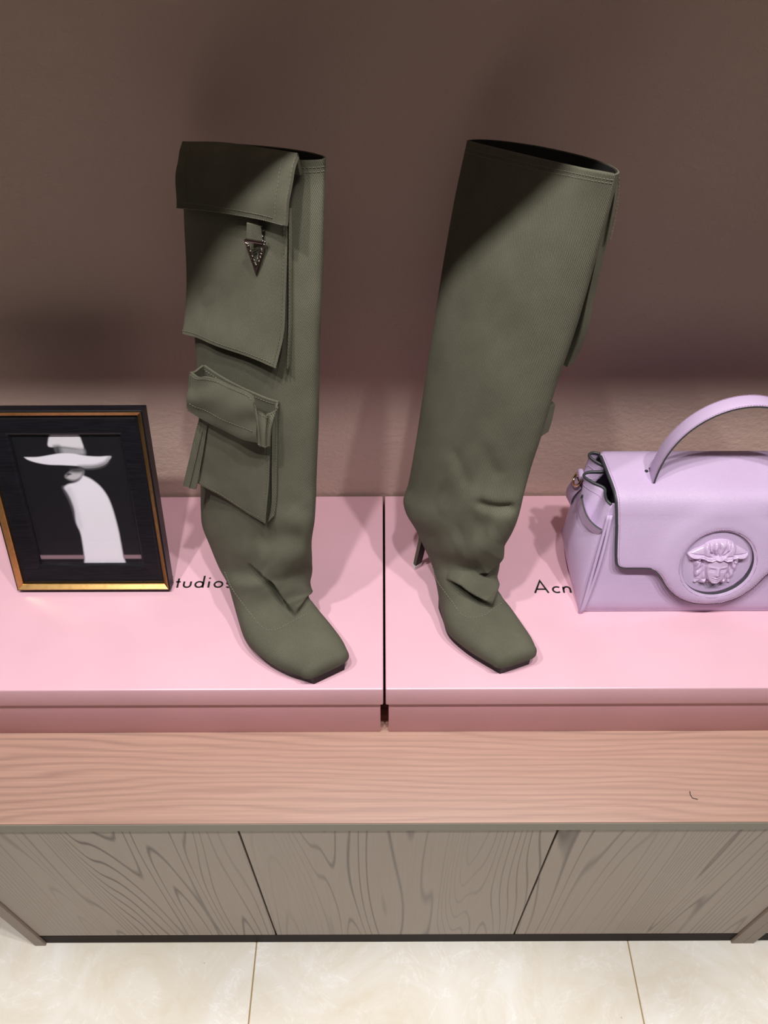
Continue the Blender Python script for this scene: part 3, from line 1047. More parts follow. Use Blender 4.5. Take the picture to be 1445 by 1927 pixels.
# two narrow straps hanging under the flap
for pts, wd in (([(381, 788, 0.6180), (372, 822, 0.6150), (362, 865, 0.6130), (350, 916, 0.6110)], 11.5), ([(385, 790, 0.6160), (379, 830, 0.6140), (371, 875, 0.6120), (362, 920, 0.6100)], 12.5)):
    a = [(x - wd / 2, y - 1, h) for x, y, h in pts]
    b = [(x + wd / 2, y + 1, h - .002) for x, y, h in pts]
    n_ = 20
    A_, B_ = curve3(a, n_), curve3(b, n_)
    g = np.stack([A_ * (1 - t) + B_ * t for t in np.linspace(0, 1, 5)], 1)
    st = sheet(g, 'hanging_strap', boot_l, .0020)
    edge_stitch(g, st, ['left', 'right'], 0, .0002)

# metal buckle under the upper flap
BO = .0045
surf_p = None
def onp(px, py, lift):
    """a point lifted off the upper pocket's face"""
    X, Y = pix_np(up_g)
    k = np.argmin((X - px) ** 2 + (Y - py) ** 2)
    p = up_g.reshape(-1, 3)[k]
    h = p[1] + CAM_BACK - lift
    return at(px, py, h)
hb = onp(481, 480, BO).y + CAM_BACK
hL, hR, hT = hb + .004, hb - .005, hb - .002
def bpt(px, py, dz=0.0):
    t = (px - 458) / 44.0
    return at(px, py, hL + (hR - hL) * t - dz)
outer = [(458, 450), (501.5, 455), (481.5, 519)]
inner = [(467, 455.5), (493, 460), (480.8, 499)]
buckle = empty('buckle', bpt(481, 475)); buckle.parent = boot_l
buckle.location = bpt(481, 475) - Vector(boot_l.location)
buckle['label'] = 'dark metal triangular buckle set with tiny crystals'
V, Fc = [], []
for dz, grow in ((.0, 0.0), (.0022, .10), (.0030, .30)):
    for k in range(3):
        cx_, cy_ = (outer[k][0] * (1 - grow) + inner[k][0] * grow), (outer[k][1] * (1 - grow) + inner[k][1] * grow)
        V.append(bpt(cx_, cy_, dz))
for dz, grow in ((.0030, .30), (.0022, .10), (.0, 0.0)):
    for k in range(3):
        cx_, cy_ = (inner[k][0] * (1 - grow) + outer[k][0] * grow), (inner[k][1] * (1 - grow) + outer[k][1] * grow)
        V.append(bpt(cx_, cy_, dz))
for r_ in range(6):
    r2 = (r_ + 1) % 6
    for k in range(3):
        k2 = (k + 1) % 3
        Fc.append((r_ * 3 + k, r_ * 3 + k2, r2 * 3 + k2, r2 * 3 + k))
me = mesh_from(V, Fc)
bm = bmesh.new(); bm.from_mesh(me); bmesh.ops.recalc_face_normals(bm, faces=bm.faces[:]); bm.to_mesh(me); bm.free()
add_obj('triangle_frame', me, M_GUN, buckle, True)
add_obj('cross_bar', tube_mesh([[bpt(463, 451.5, .002), bpt(495, 457, .002)]], .0014, 8), M_GUN, buckle, True)
# notches cut across the long sides
paths = []
for a, b, a2, b2 in ((outer[0], outer[2], inner[0], inner[2]), (outer[1], outer[2], inner[1], inner[2])):
    for k in range(9):
        t = .08 + .78 * k / 8
        p = (a[0] + (b[0] - a[0]) * t, a[1] + (b[1] - a[1]) * t)
        q = (a2[0] + (b2[0] - a2[0]) * (t + .02), a2[1] + (b2[1] - a2[1]) * (t + .02))
        paths.append([bpt(p[0] * .8 + q[0] * .2, p[1] * .8 + q[1] * .2, .0030), bpt(p[0] * .3 + q[0] * .7, p[1] * .3 + q[1] * .7, .0031)])
ob = add_obj('engraving', tube_mesh(paths, .0004, 4), M_GUN, buckle, True); ob['kind'] = 'stuff'
bm = bmesh.new()
for p in ((466.5, 456.5), (467.2, 461), (471, 471), (475, 481), (478, 488), (480, 494), (481.5, 497), (484.5, 485), (489.5, 483), (494, 452), (496.5, 459), (498, 454), (493.5, 443.5), (492, 468), (487, 490)):
    mt_ = Matrix.Translation(bpt(p[0], p[1], .0034)) @ Matrix.Scale(.0009, 4)
    bmesh.ops.create_icosphere(bm, subdivisions=1, radius=1, matrix=mt_)
me = bpy.data.meshes.new('mesh'); bm.to_mesh(me); bm.free()
ob = add_obj('crystals', me, M_CRYSTAL, buckle, True); ob['kind'] = 'stuff'
g = coons([(464, 420, hb + .003), (491, 427, hb - .0005)], [(463.5, 450, hb + .0035), (494, 456, hb - .002)], 8, 8)
sheet(g, 'buckle_loop', buckle, .0018)

# pockets of the right boot, on its far side and seen on edge
def back_pt(px, py, h, back):
    p = at(px, py, h)
    return p + Vector(back)
dirL = (Vector(AR[60][:3]) - Vector(AR[60][3:6])).normalized()
outw = Vector((-dirL.y, dirL.x, 0)).normalized()
if outw.y < 0: outw = -outw
def far_panel(edge, name, parent, depth=.115, thick=.010, push=.034):
    E_ = curve3(edge, 30)
    G = np.zeros((30, 16, 3))
    for i in range(16):
        t = i / 15
        G[:, i] = E_ + np.array(dirL) * depth * t + np.array(outw) * push * math.sin(t * PI / 2)
    return solid_grid(G, G + np.array(outw)[None, None] * thick, name, parent)
pu_r = far_panel([(1139, 400, .574), (1128, 460, .576), (1107, 556, .580), (1089, 640, .582), (1067, 691, .584)], 'upper_pocket', boot_r, .11, .010, .030)
fr_ = far_panel([(1160, 330, .570), (1158, 345, .571), (1154, 386, .573), (1141, 455, .576)], 'upper_flap', boot_r, .12, .003, .034)
stitches('edge_stitching', curve3([(1165, 335, .574), (1162, 386, .577), (1148, 456, .580)], 30), fr_, None, .0032, .0021, .0005)
far_panel([(1030, 770, .600), (1024, 800, .594), (1017, 822, .590)], 'lower_pocket', boot_r, .10, .012, .030)

# ------------------------------------------------------------------ picture frame
FW, FH, LEAN = .1945, .2415, R(18.9)
fb = (atz(35, 1117, LID_Z) + atz(323, 1117, LID_Z)) / 2
frame = empty('picture_frame', (fb.x, fb.y, LID_Z), 'black and gold picture frame leaning on its stand, print of a white hat and cloak', 'picture frame', rot=(0, 0, 0))
LM = Matrix.Rotation(-LEAN, 4, 'X')
def rect_sweep(profile, W=FW, Ht=FH):
    """profile: (inset, forward) points swept round a rectangle with mitred corners, in the frame's own leaning plane"""
    V, Fc = [], []
    for ins, fwd in profile:
        for x, z in ((-W / 2 + ins, ins), (W / 2 - ins, ins), (W / 2 - ins, Ht - ins), (-W / 2 + ins, Ht - ins)):
            V.append(LM @ Vector((x, -fwd, z)))
    n = len(profile)
    for r_ in range(n):
        r2 = (r_ + 1) % n
        for k in range(4):
            k2 = (k + 1) % 4
            Fc.append((r_ * 4 + k, r_ * 4 + k2, r2 * 4 + k2, r2 * 4 + k))
    me = mesh_from(V, Fc)
    bm = bmesh.new(); bm.from_mesh(me); bmesh.ops.recalc_face_normals(bm, faces=bm.faces[:]); bm.to_mesh(me); bm.free()
    return me
dz = .0061
def shifted(me, dy=0.0):
    me.transform(Matrix.Translation((0, dy, dz)))
    return me
ob = add_obj('outer_moulding', shifted(rect_sweep([(0, -.018), (0, -.0008), (.0008, 0), (.0016, 0), (.0016, -.018)])), M_BLACKWOOD, frame)
ob = add_obj('gold_moulding', shifted(rect_sweep([(.0017, -.010), (.0017, .0004), (.0024, .0005), (.0068, -.0032), (.0076, -.0042), (.0076, -.010)])), M_GOLD, frame)
ob['label'] = 'aged gold inner edge'
ob = add_obj('inner_moulding', shifted(rect_sweep([(.0077, -.0175), (.0077, -.0072), (.0105, -.0064), (.0125, -.0070), (.030, -.0078), (.0322, -.0088), (.0335, -.0115), (.0335, -.0175)])), M_BLACKWOOD, frame)
ob = add_obj('backing_board', shifted(rect_sweep([(.0018, -.0182), (.0018, -.0200), (.0950, -.0200), (.0950, -.0182)])), M_BACKING, frame)
# the print: one flat sheet with its picture in colour attributes
IW, IH = FW - 2 * .032, FH - 2 * .032
NX, NY = 250, 352
xs, ys = np.meshgrid(np.linspace(0, 1, NX), np.linspace(0, 1, NY))
# picture corners in the photograph give its plan
def hom(src, dst):
    A_ = []
    for (x, y), (u, v) in zip(src, dst):
        A_ += [[x, y, 1, 0, 0, 0, -u * x, -u * y, -u], [0, 0, 0, x, y, 1, -v * x, -v * y, -v]]
    return np.linalg.svd(np.array(A_))[2][-1].reshape(3, 3)
HM = hom([(78, 360), (918, 360), (1095, 1380), (335, 1380)], [(0, 1), (1, 1), (1, 0), (0, 0)])
def rect_pts(pts):
    q = np.array([[x, y, 1] for x, y in pts]) @ HM.T
    return [tuple(p) for p in (q[:, :2] / q[:, 2:])]
col = np.zeros((NY, NX, 3)) + np.array([.0085, .0080, .0115])
def lay(pts, c, soft=.004, fade=None, closed_n=160):
    p = rect_pts(pts)
    q = resample([(a, b) for a, b in p + [p[0]]], closed_n)
    poly = [tuple(v) for v in q]
    # picture is taller than wide, measure distances in widths
    asp = IH / IW
    d, _, _ = poly_dist(xs, ys * asp, [(a, b * asp) for a, b in poly], True)
    s = np.where(inside(xs, ys, poly), d, -d)
    a = np.clip(s / soft * .5 + .5, 0, 1)
    if fade is not None: a = a * fade
    global col
    col = col * (1 - a[..., None]) + np.array(c) * a[..., None]
WHT = (.84, .80, .88)
# cloak, soft on its left side
PT = rect_pts([(500, 790), (640, 1380)])
lx = np.interp(ys, [PT[1][1], PT[0][1]], [PT[1][0], PT[0][0]])
lay([(625, 690), (590, 735), (520, 765), (497, 790), (520, 825), (548, 880), (575, 960), (590, 1060), (622, 1140), (640, 1230), (655, 1330), (668, 1385), (800, 1392), (948, 1385), (940, 1320), (920, 1210), (905, 1130), (880, 1030), (850, 930), (815, 850), (765, 780), (700, 725), (650, 700)], WHT, .010)
# darker fold lines
lay([(500, 790), (540, 800), (570, 880), (600, 990), (625, 1100), (600, 1060), (575, 960), (545, 880)], (.50, .47, .55), .035, .6)
# neck and lower face
lay([(560, 655), (632, 655), (625, 700), (600, 728), (565, 733), (525, 722), (508, 700), (530, 676)], (.55, .52, .56), .02)
lay([(500, 720), (560, 738), (610, 715), (630, 690), (612, 725), (570, 750), (520, 748)], (.012, .011, .014), .012)
lay([(505, 682), (530, 676), (553, 684), (530, 692), (512, 702), (520, 690)], (.02, .018, .022), .008)
lay([(540, 640), (632, 645), (628, 668), (560, 668)], (.05, .045, .055), .02)
# hat: crown, band, brim
lay([(372, 410), (385, 375), (420, 360), (560, 360), (600, 380), (620, 420), (634, 485), (560, 478), (480, 468), (378, 466)], (.72, .69, .74), .008)
lay([(420, 466), (480, 468), (560, 478), (634, 485), (642, 530), (560, 535), (455, 530)], (.38, .37, .40), .02)
lay([(420, 466), (455, 468), (470, 530), (440, 540)], (.02, .02, .024), .03)
lay([(195, 549), (300, 547), (400, 530), (470, 520), (560, 522), (640, 538), (740, 546), (838, 543), (830, 570), (800, 605), (740, 628), (660, 636), (600, 620), (480, 612), (380, 608), (290, 592), (225, 570)], (.82, .79, .87), .006)
lay([(838, 545), (820, 560), (790, 590), (720, 612), (640, 616), (600, 620), (660, 640), (740, 634), (805, 606)], (.16, .155, .165), .02)
# reflected light painted as a pale strip into the print's dark parts
PB = rect_pts([(350, 1308), (350, 1345)])
band = np.clip((ys - PB[1][1]) / .008, 0, 1) * np.clip((PB[0][1] - ys) / .008, 0, 1)
dark = (col.sum(2) < .4)
col = np.where((dark & (band > 0))[..., None], col * (1 - band[..., None]) + np.array([.28, .18, .21]) * band[..., None], col)
PX = (xs - .5) * IW; PZ = .032 + ys * IH
pv = np.stack([PX.ravel(), np.full(PX.size, .0128), PZ.ravel()], 1)
Fc = [(j * NX + i, j * NX + i + 1, (j + 1) * NX + i + 1, (j + 1) * NX + i) for j in range(NY - 1) for i in range(NX - 1)]
me = mesh_from(pv, Fc)
ca = me.color_attributes.new('Col', 'FLOAT_COLOR', 'POINT')
rgba = np.ones((NX * NY, 4), dtype=np.float32); rgba[:, :3] = col.reshape(-1, 3)
ca.data.foreach_set('color', rgba.ravel())
me.transform(LM)
ob = add_obj('print', shifted(me), M_PRINT, frame)
ob['label'] = 'black and white print of a figure in a wide hat'
me = bevel_box_mesh(-FW / 2 + .0325, FW / 2 - .0325, .0116, .0124, .0325, FH - .0325)
me.transform(LM)
add_obj('glass_pane', shifted(me), M_GLASS, frame)
# easel leg behind
V = []
leg_top = LM @ Vector((0, .0205, FH * .66)) + Vector((0, 0, dz))
leg_bot = Vector((0, leg_top.y + .052, .0006))
Fc = []
for c, hw in ((leg_top, .017), (leg_bot, .030)):
    for x, y in ((-hw, 0), (hw, 0), (hw, .0028), (-hw, .0028)): V.append(c + Vector((x, y, 0)))
Fc = [(0, 1, 5, 4), (1, 2, 6, 5), (2, 3, 7, 6), (3, 0, 4, 7), (3, 2, 1, 0), (4, 5, 6, 7)]
add_obj('easel_leg', mesh_from(V, Fc), M_BACKING, frame)

# ------------------------------------------------------------------ handbag
BX, BY = .391, .56 - CAM_BACK
bag = empty('handbag', (BX, BY, LID_Z), 'lavender leather top handle bag with a carved face medallion on its flap', 'handbag')
K = .35
LF = math.sqrt(1 + K * K)
def face_pt(s, t, off=0.0):
    """a point on the leaning front face; t runs up the face, off is proud of it"""
    z = t / LF
    n = Vector((0, -1 / LF, K / LF))
    return Vector((s, K * z, z)) + n * off
ZT = .146                                      # height of the front rim
Wb, Wt = .1485, .131                           # half widths, base and rim
# front panel, a slightly soft sheet, and back panel
def body_panel(front=True):
    nu, nv = 40, 24
    G = np.zeros((nv, nu, 3))
    for j in range(nv):
        v = j / (nv - 1)
        for i in range(nu):
            u = -1 + 2 * i / (nu - 1)
            hw = Wb + (Wt - Wb) * v
            z = .0015 + (ZT - .0015) * (1 - (1 - v))
            if front:
                p = face_pt(u * hw, z * LF)
                p.y -= .001 * math.sin(PI * v) * (1 - u ** 4)
                cr = max(0, 1 - v * 9)          # rounded foot
                p.y += .006 * cr ** 2
            else:
                p = Vector((u * hw, .142 - .030 * v + .004 * math.sin(PI * v), z))
            G[j, i] = p
    return G
gf, gb = body_panel(True), body_panel(False)
def local_solid(G, name, parent, back_vec, mats, smooth=40):
    o_ = solid_grid(G, G + np.array(back_vec)[None, None], name, None, mats, smooth)
    o_.parent = parent
    return o_
local_solid(gf, 'front_panel', bag, (0, .0025, 0), M_LEATHER)
local_solid(gb, 'back_panel', bag, (0, -.0025, 0), M_LEATHER)
add_obj('bottom_panel', bevel_box_mesh(-Wb + .002, Wb - .002, .006, .139, .0006, .0040, .001, 1), M_LEATHER, bag)
add_obj('inside', bevel_box_mesh(-Wt + .020, Wt - .020, .062, .106, .02, .120, .004, 1), M_INSIDE, bag)
# folding side gussets: ruled between the base line and a zigzag top edge
def gusset(sg):
    yb0, yb1 = .006, .139
    top = [(.1305, .0500, .1465), (.1350, .0560, .1480), (.1352, .0650, .1480), (.1350, .0740, .1500), (.1480, .0820, .1520), (.1560, .0910, .1530), (.1500, .0965, .1540), (.1330, .0960, .1560), (.1295, .1000, .1580), (.1420, .1080, .1620), (.1475, .1150, .1640), (.1420, .1200, .1640), (.1340, .1180, .1640)]
    nu, nv = 70, 34
    T = resample(top, nu)
    G = np.zeros((nv, nu, 3))
    for j in range(nv):
        v = j / (nv - 1)
        for i in range(nu):
            u = i / (nu - 1)
            b = np.array([Wb, yb0 + (yb1 - yb0) * u, .0015])
            # plain straight line at mid height, folds appear towards the top
            straight = np.array([T[0][0] + (T[-1][0] - T[0][0]) * u, T[0][1] + (T[-1][1] - T[0][1]) * u, T[0][2] + (T[-1][2] - T[0][2]) * u])
            wf = max(0, (v - .45) / .55) ** 1.5
            top_ = straight * (1 - wf) + T[i] * wf
            p = b * (1 - v) + top_ * v
            p[0] += (.014 * math.sin(PI * min(1, v * 1.05)) ** .8 + .007 * math.sin(PI * v)) * math.sin(PI * u) ** .6
            G[j, i] = p
    G[:, :, 0] *= sg
    o_ = local_solid(G, 'side_gusset', bag, (-.0022 * sg, 0, 0), M_LEATHER, 60)
    add_obj('painted_edge', tube_mesh([[Vector(p) + Vector((-.001 * sg, 0, .0004)) for p in G[-1]]], .0017, 8), M_EDGE, o_, smooth=180)
    st = stitches('rim_stitching', [G[-3, i] + np.array([.0006 * sg, -.0003, 0]) for i in range(12, 60)], None, None, .003, .002, .0004, M_LAV_STITCH)
    st.parent = o_
    # twin piping down the front corner
    for k, dx in enumerate((0.0, -.0045)):
        path = []
        for q in range(24):
            t = q / 23 * .92
            hw = Wb + (Wt - Wb) * t + dx * (.3 + .7 * math.sin(PI * min(1, (1 - t) + .1)))
            p = face_pt((hw - .001) * sg, (.0015 + (ZT - .0015) * t) * LF, .0012)
            p.y -= .0010 if k == 0 else .0035 * math.sin(PI * t)
            cr = max(0, 1 - t * 9); p.y += .006 * cr ** 2
            path.append(p)
        add_obj('piping', tube_mesh([path], .0021, 8), M_LEATHER, o_, smooth=180)
    return G
g_left = gusset(-1)
g_right = gusset(1)

# flap: outline on the front face, hole for the medallion, then over the top and a little way down the back
HC, HR_ = (2.0, 82.5), 42.0                    # medallion hole, millimetres
half = [(-116.5, 84), (-113.5, 78.5), (-107, 76), (-92, 75.8), (-77, 75.2), (-69.0, 72.0), (-62.0, 65.0), (-55.0, 54.0), (-46.0, 43.5), (-33.0, 33.5), (-17.0, 27.4), (0, 25.5)]
T_TOP = 168.0 + 62.0 + 40.0
upper = [(-137.0, T_TOP), (-133.5, 220), (-126.5, 168), (-121.5, 133), (-119.0, 105)]
lft = [tuple(p) for p in resample([(x, y) for x, y in upper[1:] + half], 110)]
outl = [upper[0]] + lft + [(-x, y) for x, y in reversed(lft[:-1])] + [(-upper[0][0], upper[0][1])]
hole = [(HC[0] + HR_ * 1.01 * math.cos(2 * PI * k / 72), HC[1] + HR_ * math.sin(2 * PI * k / 72)) for k in range(72)]
def fold_pt(s_mm, t_mm, off):
    """millimetres on the unrolled flap to bag space: front face, rounded ridge, top, back"""
    s, t = s_mm / 1000, t_mm / 1000
    prof = FOLD
    i = min(int(np.searchsorted(prof[:, 0], t)), len(prof) - 1)
    i = max(i, 1)
    a, b = prof[i - 1], prof[i]
    f = (t - a[0]) / (b[0] - a[0])
    y, z = a[1] + (b[1] - a[1]) * f, a[2] + (b[2] - a[2]) * f
    na = a[3:5] * (1 - f) + b[3:5] * f
    na = na / np.linalg.norm(na)
    return Vector((s, y + na[0] * off, z + na[1] * off))
# fold profile: front slope, arc, nearly level top, arc, down the back
pts = [(K * z, z) for z in np.linspace(0, .1400, 30)]
pts += [(.0512, .1442), (.0530, .1475), (.0556, .1502), (.0592, .1522), (.0650, .1538), (.0720, .1550), (.0800, .1562), (.0900, .1577), (.1000, .1590), (.1080, .1598), (.1140, .1598), (.1185, .1582), (.1213, .1550), (.1224, .1500), (.1230, .1400), (.1240, .1300), (.1252, .1150)]
pts = np.array(pts)
dd = np.concatenate([[0], np.cumsum(np.linalg.norm(np.diff(pts, axis=0), axis=1))])
tg = np.gradient(pts, axis=0); tg /= np.linalg.norm(tg, axis=1, keepdims=True)
nrm = np.stack([-tg[:, 1], tg[:, 0]], 1)
FOLD = np.concatenate([dd[:, None], pts, nrm], 1)
for p in range(len(outl)):
    outl[p] = (outl[p][0], min(outl[p][1], (dd[-1] - .001) * 1000))
vin = [Vector(p) for p in outl] + [Vector(p) for p in hole]
no, nh = len(outl), len(hole)
ein = [(i, (i + 1) % no) for i in range(no)] + [(no + i, no + (i + 1) % nh) for i in range(nh)]
gx, gy = np.meshgrid(np.arange(-128, 129, 4.0), np.arange(28, dd[-1] * 1000, 4.0))
do, _, _ = poly_dist(gx, gy, outl, True); dh, _, _ = poly_dist(gx, gy, hole, True)
ok = inside(gx, gy, outl) & ~inside(gx, gy, hole) & (do > 1.6) & (dh > 1.6)
vin += [Vector((float(a), float(b))) for a, b in zip(gx[ok], gy[ok])]
# a few rows close to the edges let the leather roll over
for ring_, dst in ((outl, 1.0), (hole, 1.0)):
    pass
res = delaunay_2d_cdt(vin, ein, [], 0, 1e-6)
v2, f2 = res[0], res[2]
cx_ = np.array([sum(v2[i].x for i in f) / 3 for f in f2]); cy_ = np.array([sum(v2[i].y for i in f) / 3 for f in f2])
keep = inside(cx_, cy_, outl) & ~inside(cx_, cy_, hole)
tris = [f for f, k in zip(f2, keep) if k]
X2 = np.array([v.x for v in v2]); Y2 = np.array([v.y for v in v2])
do, _, _ = poly_dist(X2, Y2, outl, True); dh, _, _ = poly_dist(X2, Y2, hole, True)
lobe = np.exp(-(np.maximum(0, np.hypot(X2 - HC[0], Y2 - HC[1]) - 60) / 14) ** 2)
edge_d = np.minimum(do, dh)
thick = 4.4 + 3.2 * lobe * np.clip(do / 8, 0, 1) ** .6 * np.clip(.55 + dh / 7, 0, 1) - .8 * np.exp(-edge_d / 1.4)
BASE_OFF = 3.2
V, Fc, fm = [], [], []
n = len(v2)
stand = BASE_OFF + 6.0 * np.clip((140 - Y2) / 75, 0, 1)
for i in range(n): V.append(fold_pt(X2[i], Y2[i], (stand[i] + thick[i]) / 1000))
for i in range(n): V.append(fold_pt(X2[i], Y2[i], stand[i] / 1000))
cnt = {}
for f in tris:
    a, b, c = f
    if (X2[b] - X2[a]) * (Y2[c] - Y2[a]) - (X2[c] - X2[a]) * (Y2[b] - Y2[a]) < 0: a, c = c, a
    Fc.append((a, b, c)); fm.append(0)
    Fc.append((n + c, n + b, n + a)); fm.append(0)
    for e in ((a, b), (b, c), (c, a)):
        cnt[e] = cnt.get(e, 0) + 1
for (a, b) in list(cnt):
    if (b, a) not in cnt:
        Fc.append((b, a, n + a, n + b)); fm.append(1)
me = mesh_from(V, Fc, None, fm)
flap = add_obj('flap', me, [M_LEATHER, M_EDGE], bag, smooth=50)
pe = [fold_pt(x * .997, y + (.5 if y < 90 else 0), (float((stand + .5 * thick)[np.argmin((X2 - x) ** 2 + (Y2 - y) ** 2)])) / 1000) for x, y in outl]
add_obj('painted_edge', tube_mesh([pe], .0023, 8), M_EDGE, flap, smooth=180)
def offs(ring_, d, sgn):
    P_ = np.array(ring_); t_ = np.roll(P_, -1, 0) - np.roll(P_, 1, 0)
    t_ /= np.linalg.norm(t_, axis=1, keepdims=True)
    return P_ + np.stack([-t_[:, 1], t_[:, 0]], 1) * d * sgn
so = offs(outl, 3.0, 1)[2:-2]
if not inside(so[:, 0], so[:, 1], outl).all(): so = offs(outl, 3.0, -1)[2:-2]
sh = np.array([(HC[0] + (HR_ * 1.01 + 3) * math.cos(2 * PI * k / 90), HC[1] + (HR_ + 3) * math.sin(2 * PI * k / 90)) for k in range(91)])
for path in (so, sh):
    pts_ = [fold_pt(x, y, (float((stand + thick)[np.argmin((X2 - x) ** 2 + (Y2 - y) ** 2)]) + .15) / 1000) for x, y in path]
    st = stitches('edge_stitching', pts_, None, None, .0029, .0019, .00036, M_LAV_STITCH); st.parent = flap

# medallion: a disc of leather sunk behind the hole with a modelled head on it
bm = bmesh.new()
bmesh.ops.create_cone(bm, cap_ends=True, segments=72, radius1=.0428, radius2=.0428, depth=.0020)
me = bpy.data.meshes.new('mesh'); bm.to_mesh(me); bm.free()
fx = Matrix((Vector((1, 0, 0)), Vector((0, K / LF, 1 / LF)), Vector((0, -1 / LF, K / LF)))).transposed().to_4x4()
fx.translation = face_pt(HC[0] / 1000, HC[1] / 1000, .0062)
me.transform(fx)
disc = add_obj('medallion', me, M_LEATHER, bag, smooth=40)
sil = [(1, 31), (6, 30.6), (11.5, 28.8), (16, 26), (19, 23), (27, 18.5), (33, 14.8), (36.6, 11.8), (35.6, 8.5), (32.6, 3.0), (28.5, 2.0), (26.5, -3.5), (24.4, -9.5), (23.5, -16), (21.5, -22), (22.2, -28.0), (18, -29.6), (12, -28.6), (5, -29.4), (0, -29)]
sil = sil + [(-x, y) for x, y in reversed(sil[:-1])]
sil = [tuple(p) for p in resample(sil + [sil[0]], 200)][:-1]
GS = .42
ex, ey = np.meshgrid(np.arange(-38, 38.01, GS), np.arange(-31, 32.01, GS))
dS, _, _ = poly_dist(ex, ey, sil, True)
ins = inside(ex, ey, sil)
sd_ = np.where(ins, dS, -dS)
ga = lambda x, y, sx, sy, a=0: np.exp(-(((ex - x) * math.cos(R(a)) + (ey - y) * math.sin(R(a))) / sx) ** 2 - ((-(ex - x) * math.sin(R(a)) + (ey - y) * math.cos(R(a))) / sy) ** 2)
def ln(poly, wd):
    d, _, _ = poly_dist(ex, ey, poly)
    return np.exp(-(d / wd) ** 2)
ax = np.abs(ex)
Hm = 4.6 * (1 - np.exp(-np.maximum(sd_, 0) / 3.2))
# face: an egg that narrows to the chin
hw = np.interp(ey, [-28, -25, -20, -12, -4, 4, 10], [2, 5.5, 9.5, 12.8, 14.0, 13.4, 10])
fmask = np.clip((hw - ax) / 2.2, 0, 1) * np.clip((ey + 27) / 2.5, 0, 1) * np.clip((7.5 - .028 * ex ** 2 - ey) / 2.0, 0, 1)
dome = np.sqrt(np.clip(1 - (ax / 17) ** 2 - ((ey + 8) / 30) ** 2, 0, 1))
Hf = 4.2 + 6.0 * dome
Hf = Hf + 2.6 * ga(0, -9, 2.3, 5.5) + 1.5 * ga(0, -12.6, 3.0, 2.0) - 1.9 * ga(6.2, -6.6, 3.4, 2.0) - 1.9 * ga(-6.2, -6.6, 3.4, 2.0)
Hf = Hf + 1.0 * ga(6.2, -7.0, 2.1, 1.0) + 1.0 * ga(-6.2, -7.0, 2.1, 1.0) + .9 * ga(6.5, -2.8, 4.6, 1.2, 8) + .9 * ga(-6.5, -2.8, 4.6, 1.2, -8)
Hf = Hf + 1.5 * ga(0, -17.2, 3.4, .9) + 1.4 * ga(0, -19.6, 2.6, .9) - 1.2 * ga(0, -18.4, 3.8, .45) - .8 * ga(0, -15.6, 1.6, .9) + 1.4 * ga(0, -23.5, 3.4, 2.2)
Hm = Hm * (1 - fmask) + Hf * fmask
# hair above the forehead: swept waves that roll over the brow
brow = np.interp(ax, [0, 4, 9, 15, 22, 28, 37], [5.0, 6.6, 4.4, 5.6, 7.0, 6.4, 8.5])
up = np.clip((ey - brow) / .9, 0, 1)
cenh = np.clip((17.5 - ax + .15 * (ey - 10)) / 2.5, 0, 1)
Hh = 4.6 + 3.2 * np.exp(-((ey - brow) / 3.6) ** 2) + 3.4 * cenh
for (x0, x1, x2, x3) in ((2.2, 3.2, 6.0, 7.5), (4.0, 8.0, 11.0, 13.0), (-1.0, -2.6, -2.0, -3.5), (-3.0, -7.2, -9.5, -9.0), (-4.5, -11.0, -14.0, -14.5)):
    Hh = Hh - 3.0 * ln([(x0, 10.5), (x1, 15), (x2, 20), (x3, 28.5)], 1.15) * cenh
for (x0, y0, sg_) in ((1.8, 24, 1), (-6.2, 22, -1), (9.2, 20.5, 1), (-11.5, 18, -1)):
    Hh = Hh + 1.4 * ga(x0, y0, 1.5, 3.2, 12 * sg_) * cenh
Hh = Hh + 2.6 * ga(0, 8.6, 2.6, 2.2)
for s in (1, -1):
    Hh = Hh - 1.8 * ln([(s * 10, 9.8), (s * 17, 10.8), (s * 25, 11.4), (s * 33, 12.2)], .9)
    Hh = Hh - 1.2 * ln([(s * 5, 8.0), (s * 9, 6.6), (s * 14, 8.0), (s * 20, 8.8)], .6)
edge_fall = 1 - np.exp(-np.maximum(sd_, 0) / 2.0)
Hm = Hm * (1 - up) + Hh * edge_fall * up
# side locks
side_m = np.clip((ax - hw - .3) / 1.2, 0, 1) * (1 - up)
Hs = 3.0 + 2.0 * np.abs(np.sin(ey * .27 + ax * .42 + .6 + .5 * np.sin(ex))) ** .8 + 1.8 * np.sin(ax * .62 + .5)
Hm = Hm * (1 - side_m) + Hs * edge_fall * side_m
# knot of locks under the chin
kn = np.clip((-21.5 - ey + .018 * ex ** 2 * 0) / 1.5, 0, 1) * (1 - fmask)
Hm = Hm + kn * (1.6 * np.cos((ax - 12) * .45) * edge_fall)
for s in (1, -1):
    Hm = Hm - 2.6 * ga(s * 15.5, -.5, 2.6, 1.6, -20 * s) - 1.8 * ga(s * 20.5, -9, 1.6, 3.0, 10 * s) - 2.2 * ga(s * 22, 3.2, 3.2, 1.0, 10 * s)
Hm = np.maximum(Hm, .2) * np.where(ins, 1, 0)
idx = -np.ones(ex.shape, int)
ids = np.argwhere(sd_ > -GS * .71)
V, Fc = [], []
for (j, i) in ids:
    idx[j, i] = len(V)
    hgt = max(float(Hm[j, i]), 0.0) if ins[j, i] else -.8
    V.append(face_pt((ex[j, i] + HC[0]) / 1000, (ey[j, i] + HC[1]) / 1000, .0071 + hgt / 1000 * 1.05))
for j in range(ex.shape[0] - 1):
    for i in range(ex.shape[1] - 1):
        q = (idx[j, i], idx[j, i + 1], idx[j + 1, i + 1], idx[j + 1, i])
        if min(q) >= 0: Fc.append(q)
me = mesh_from(V, Fc)
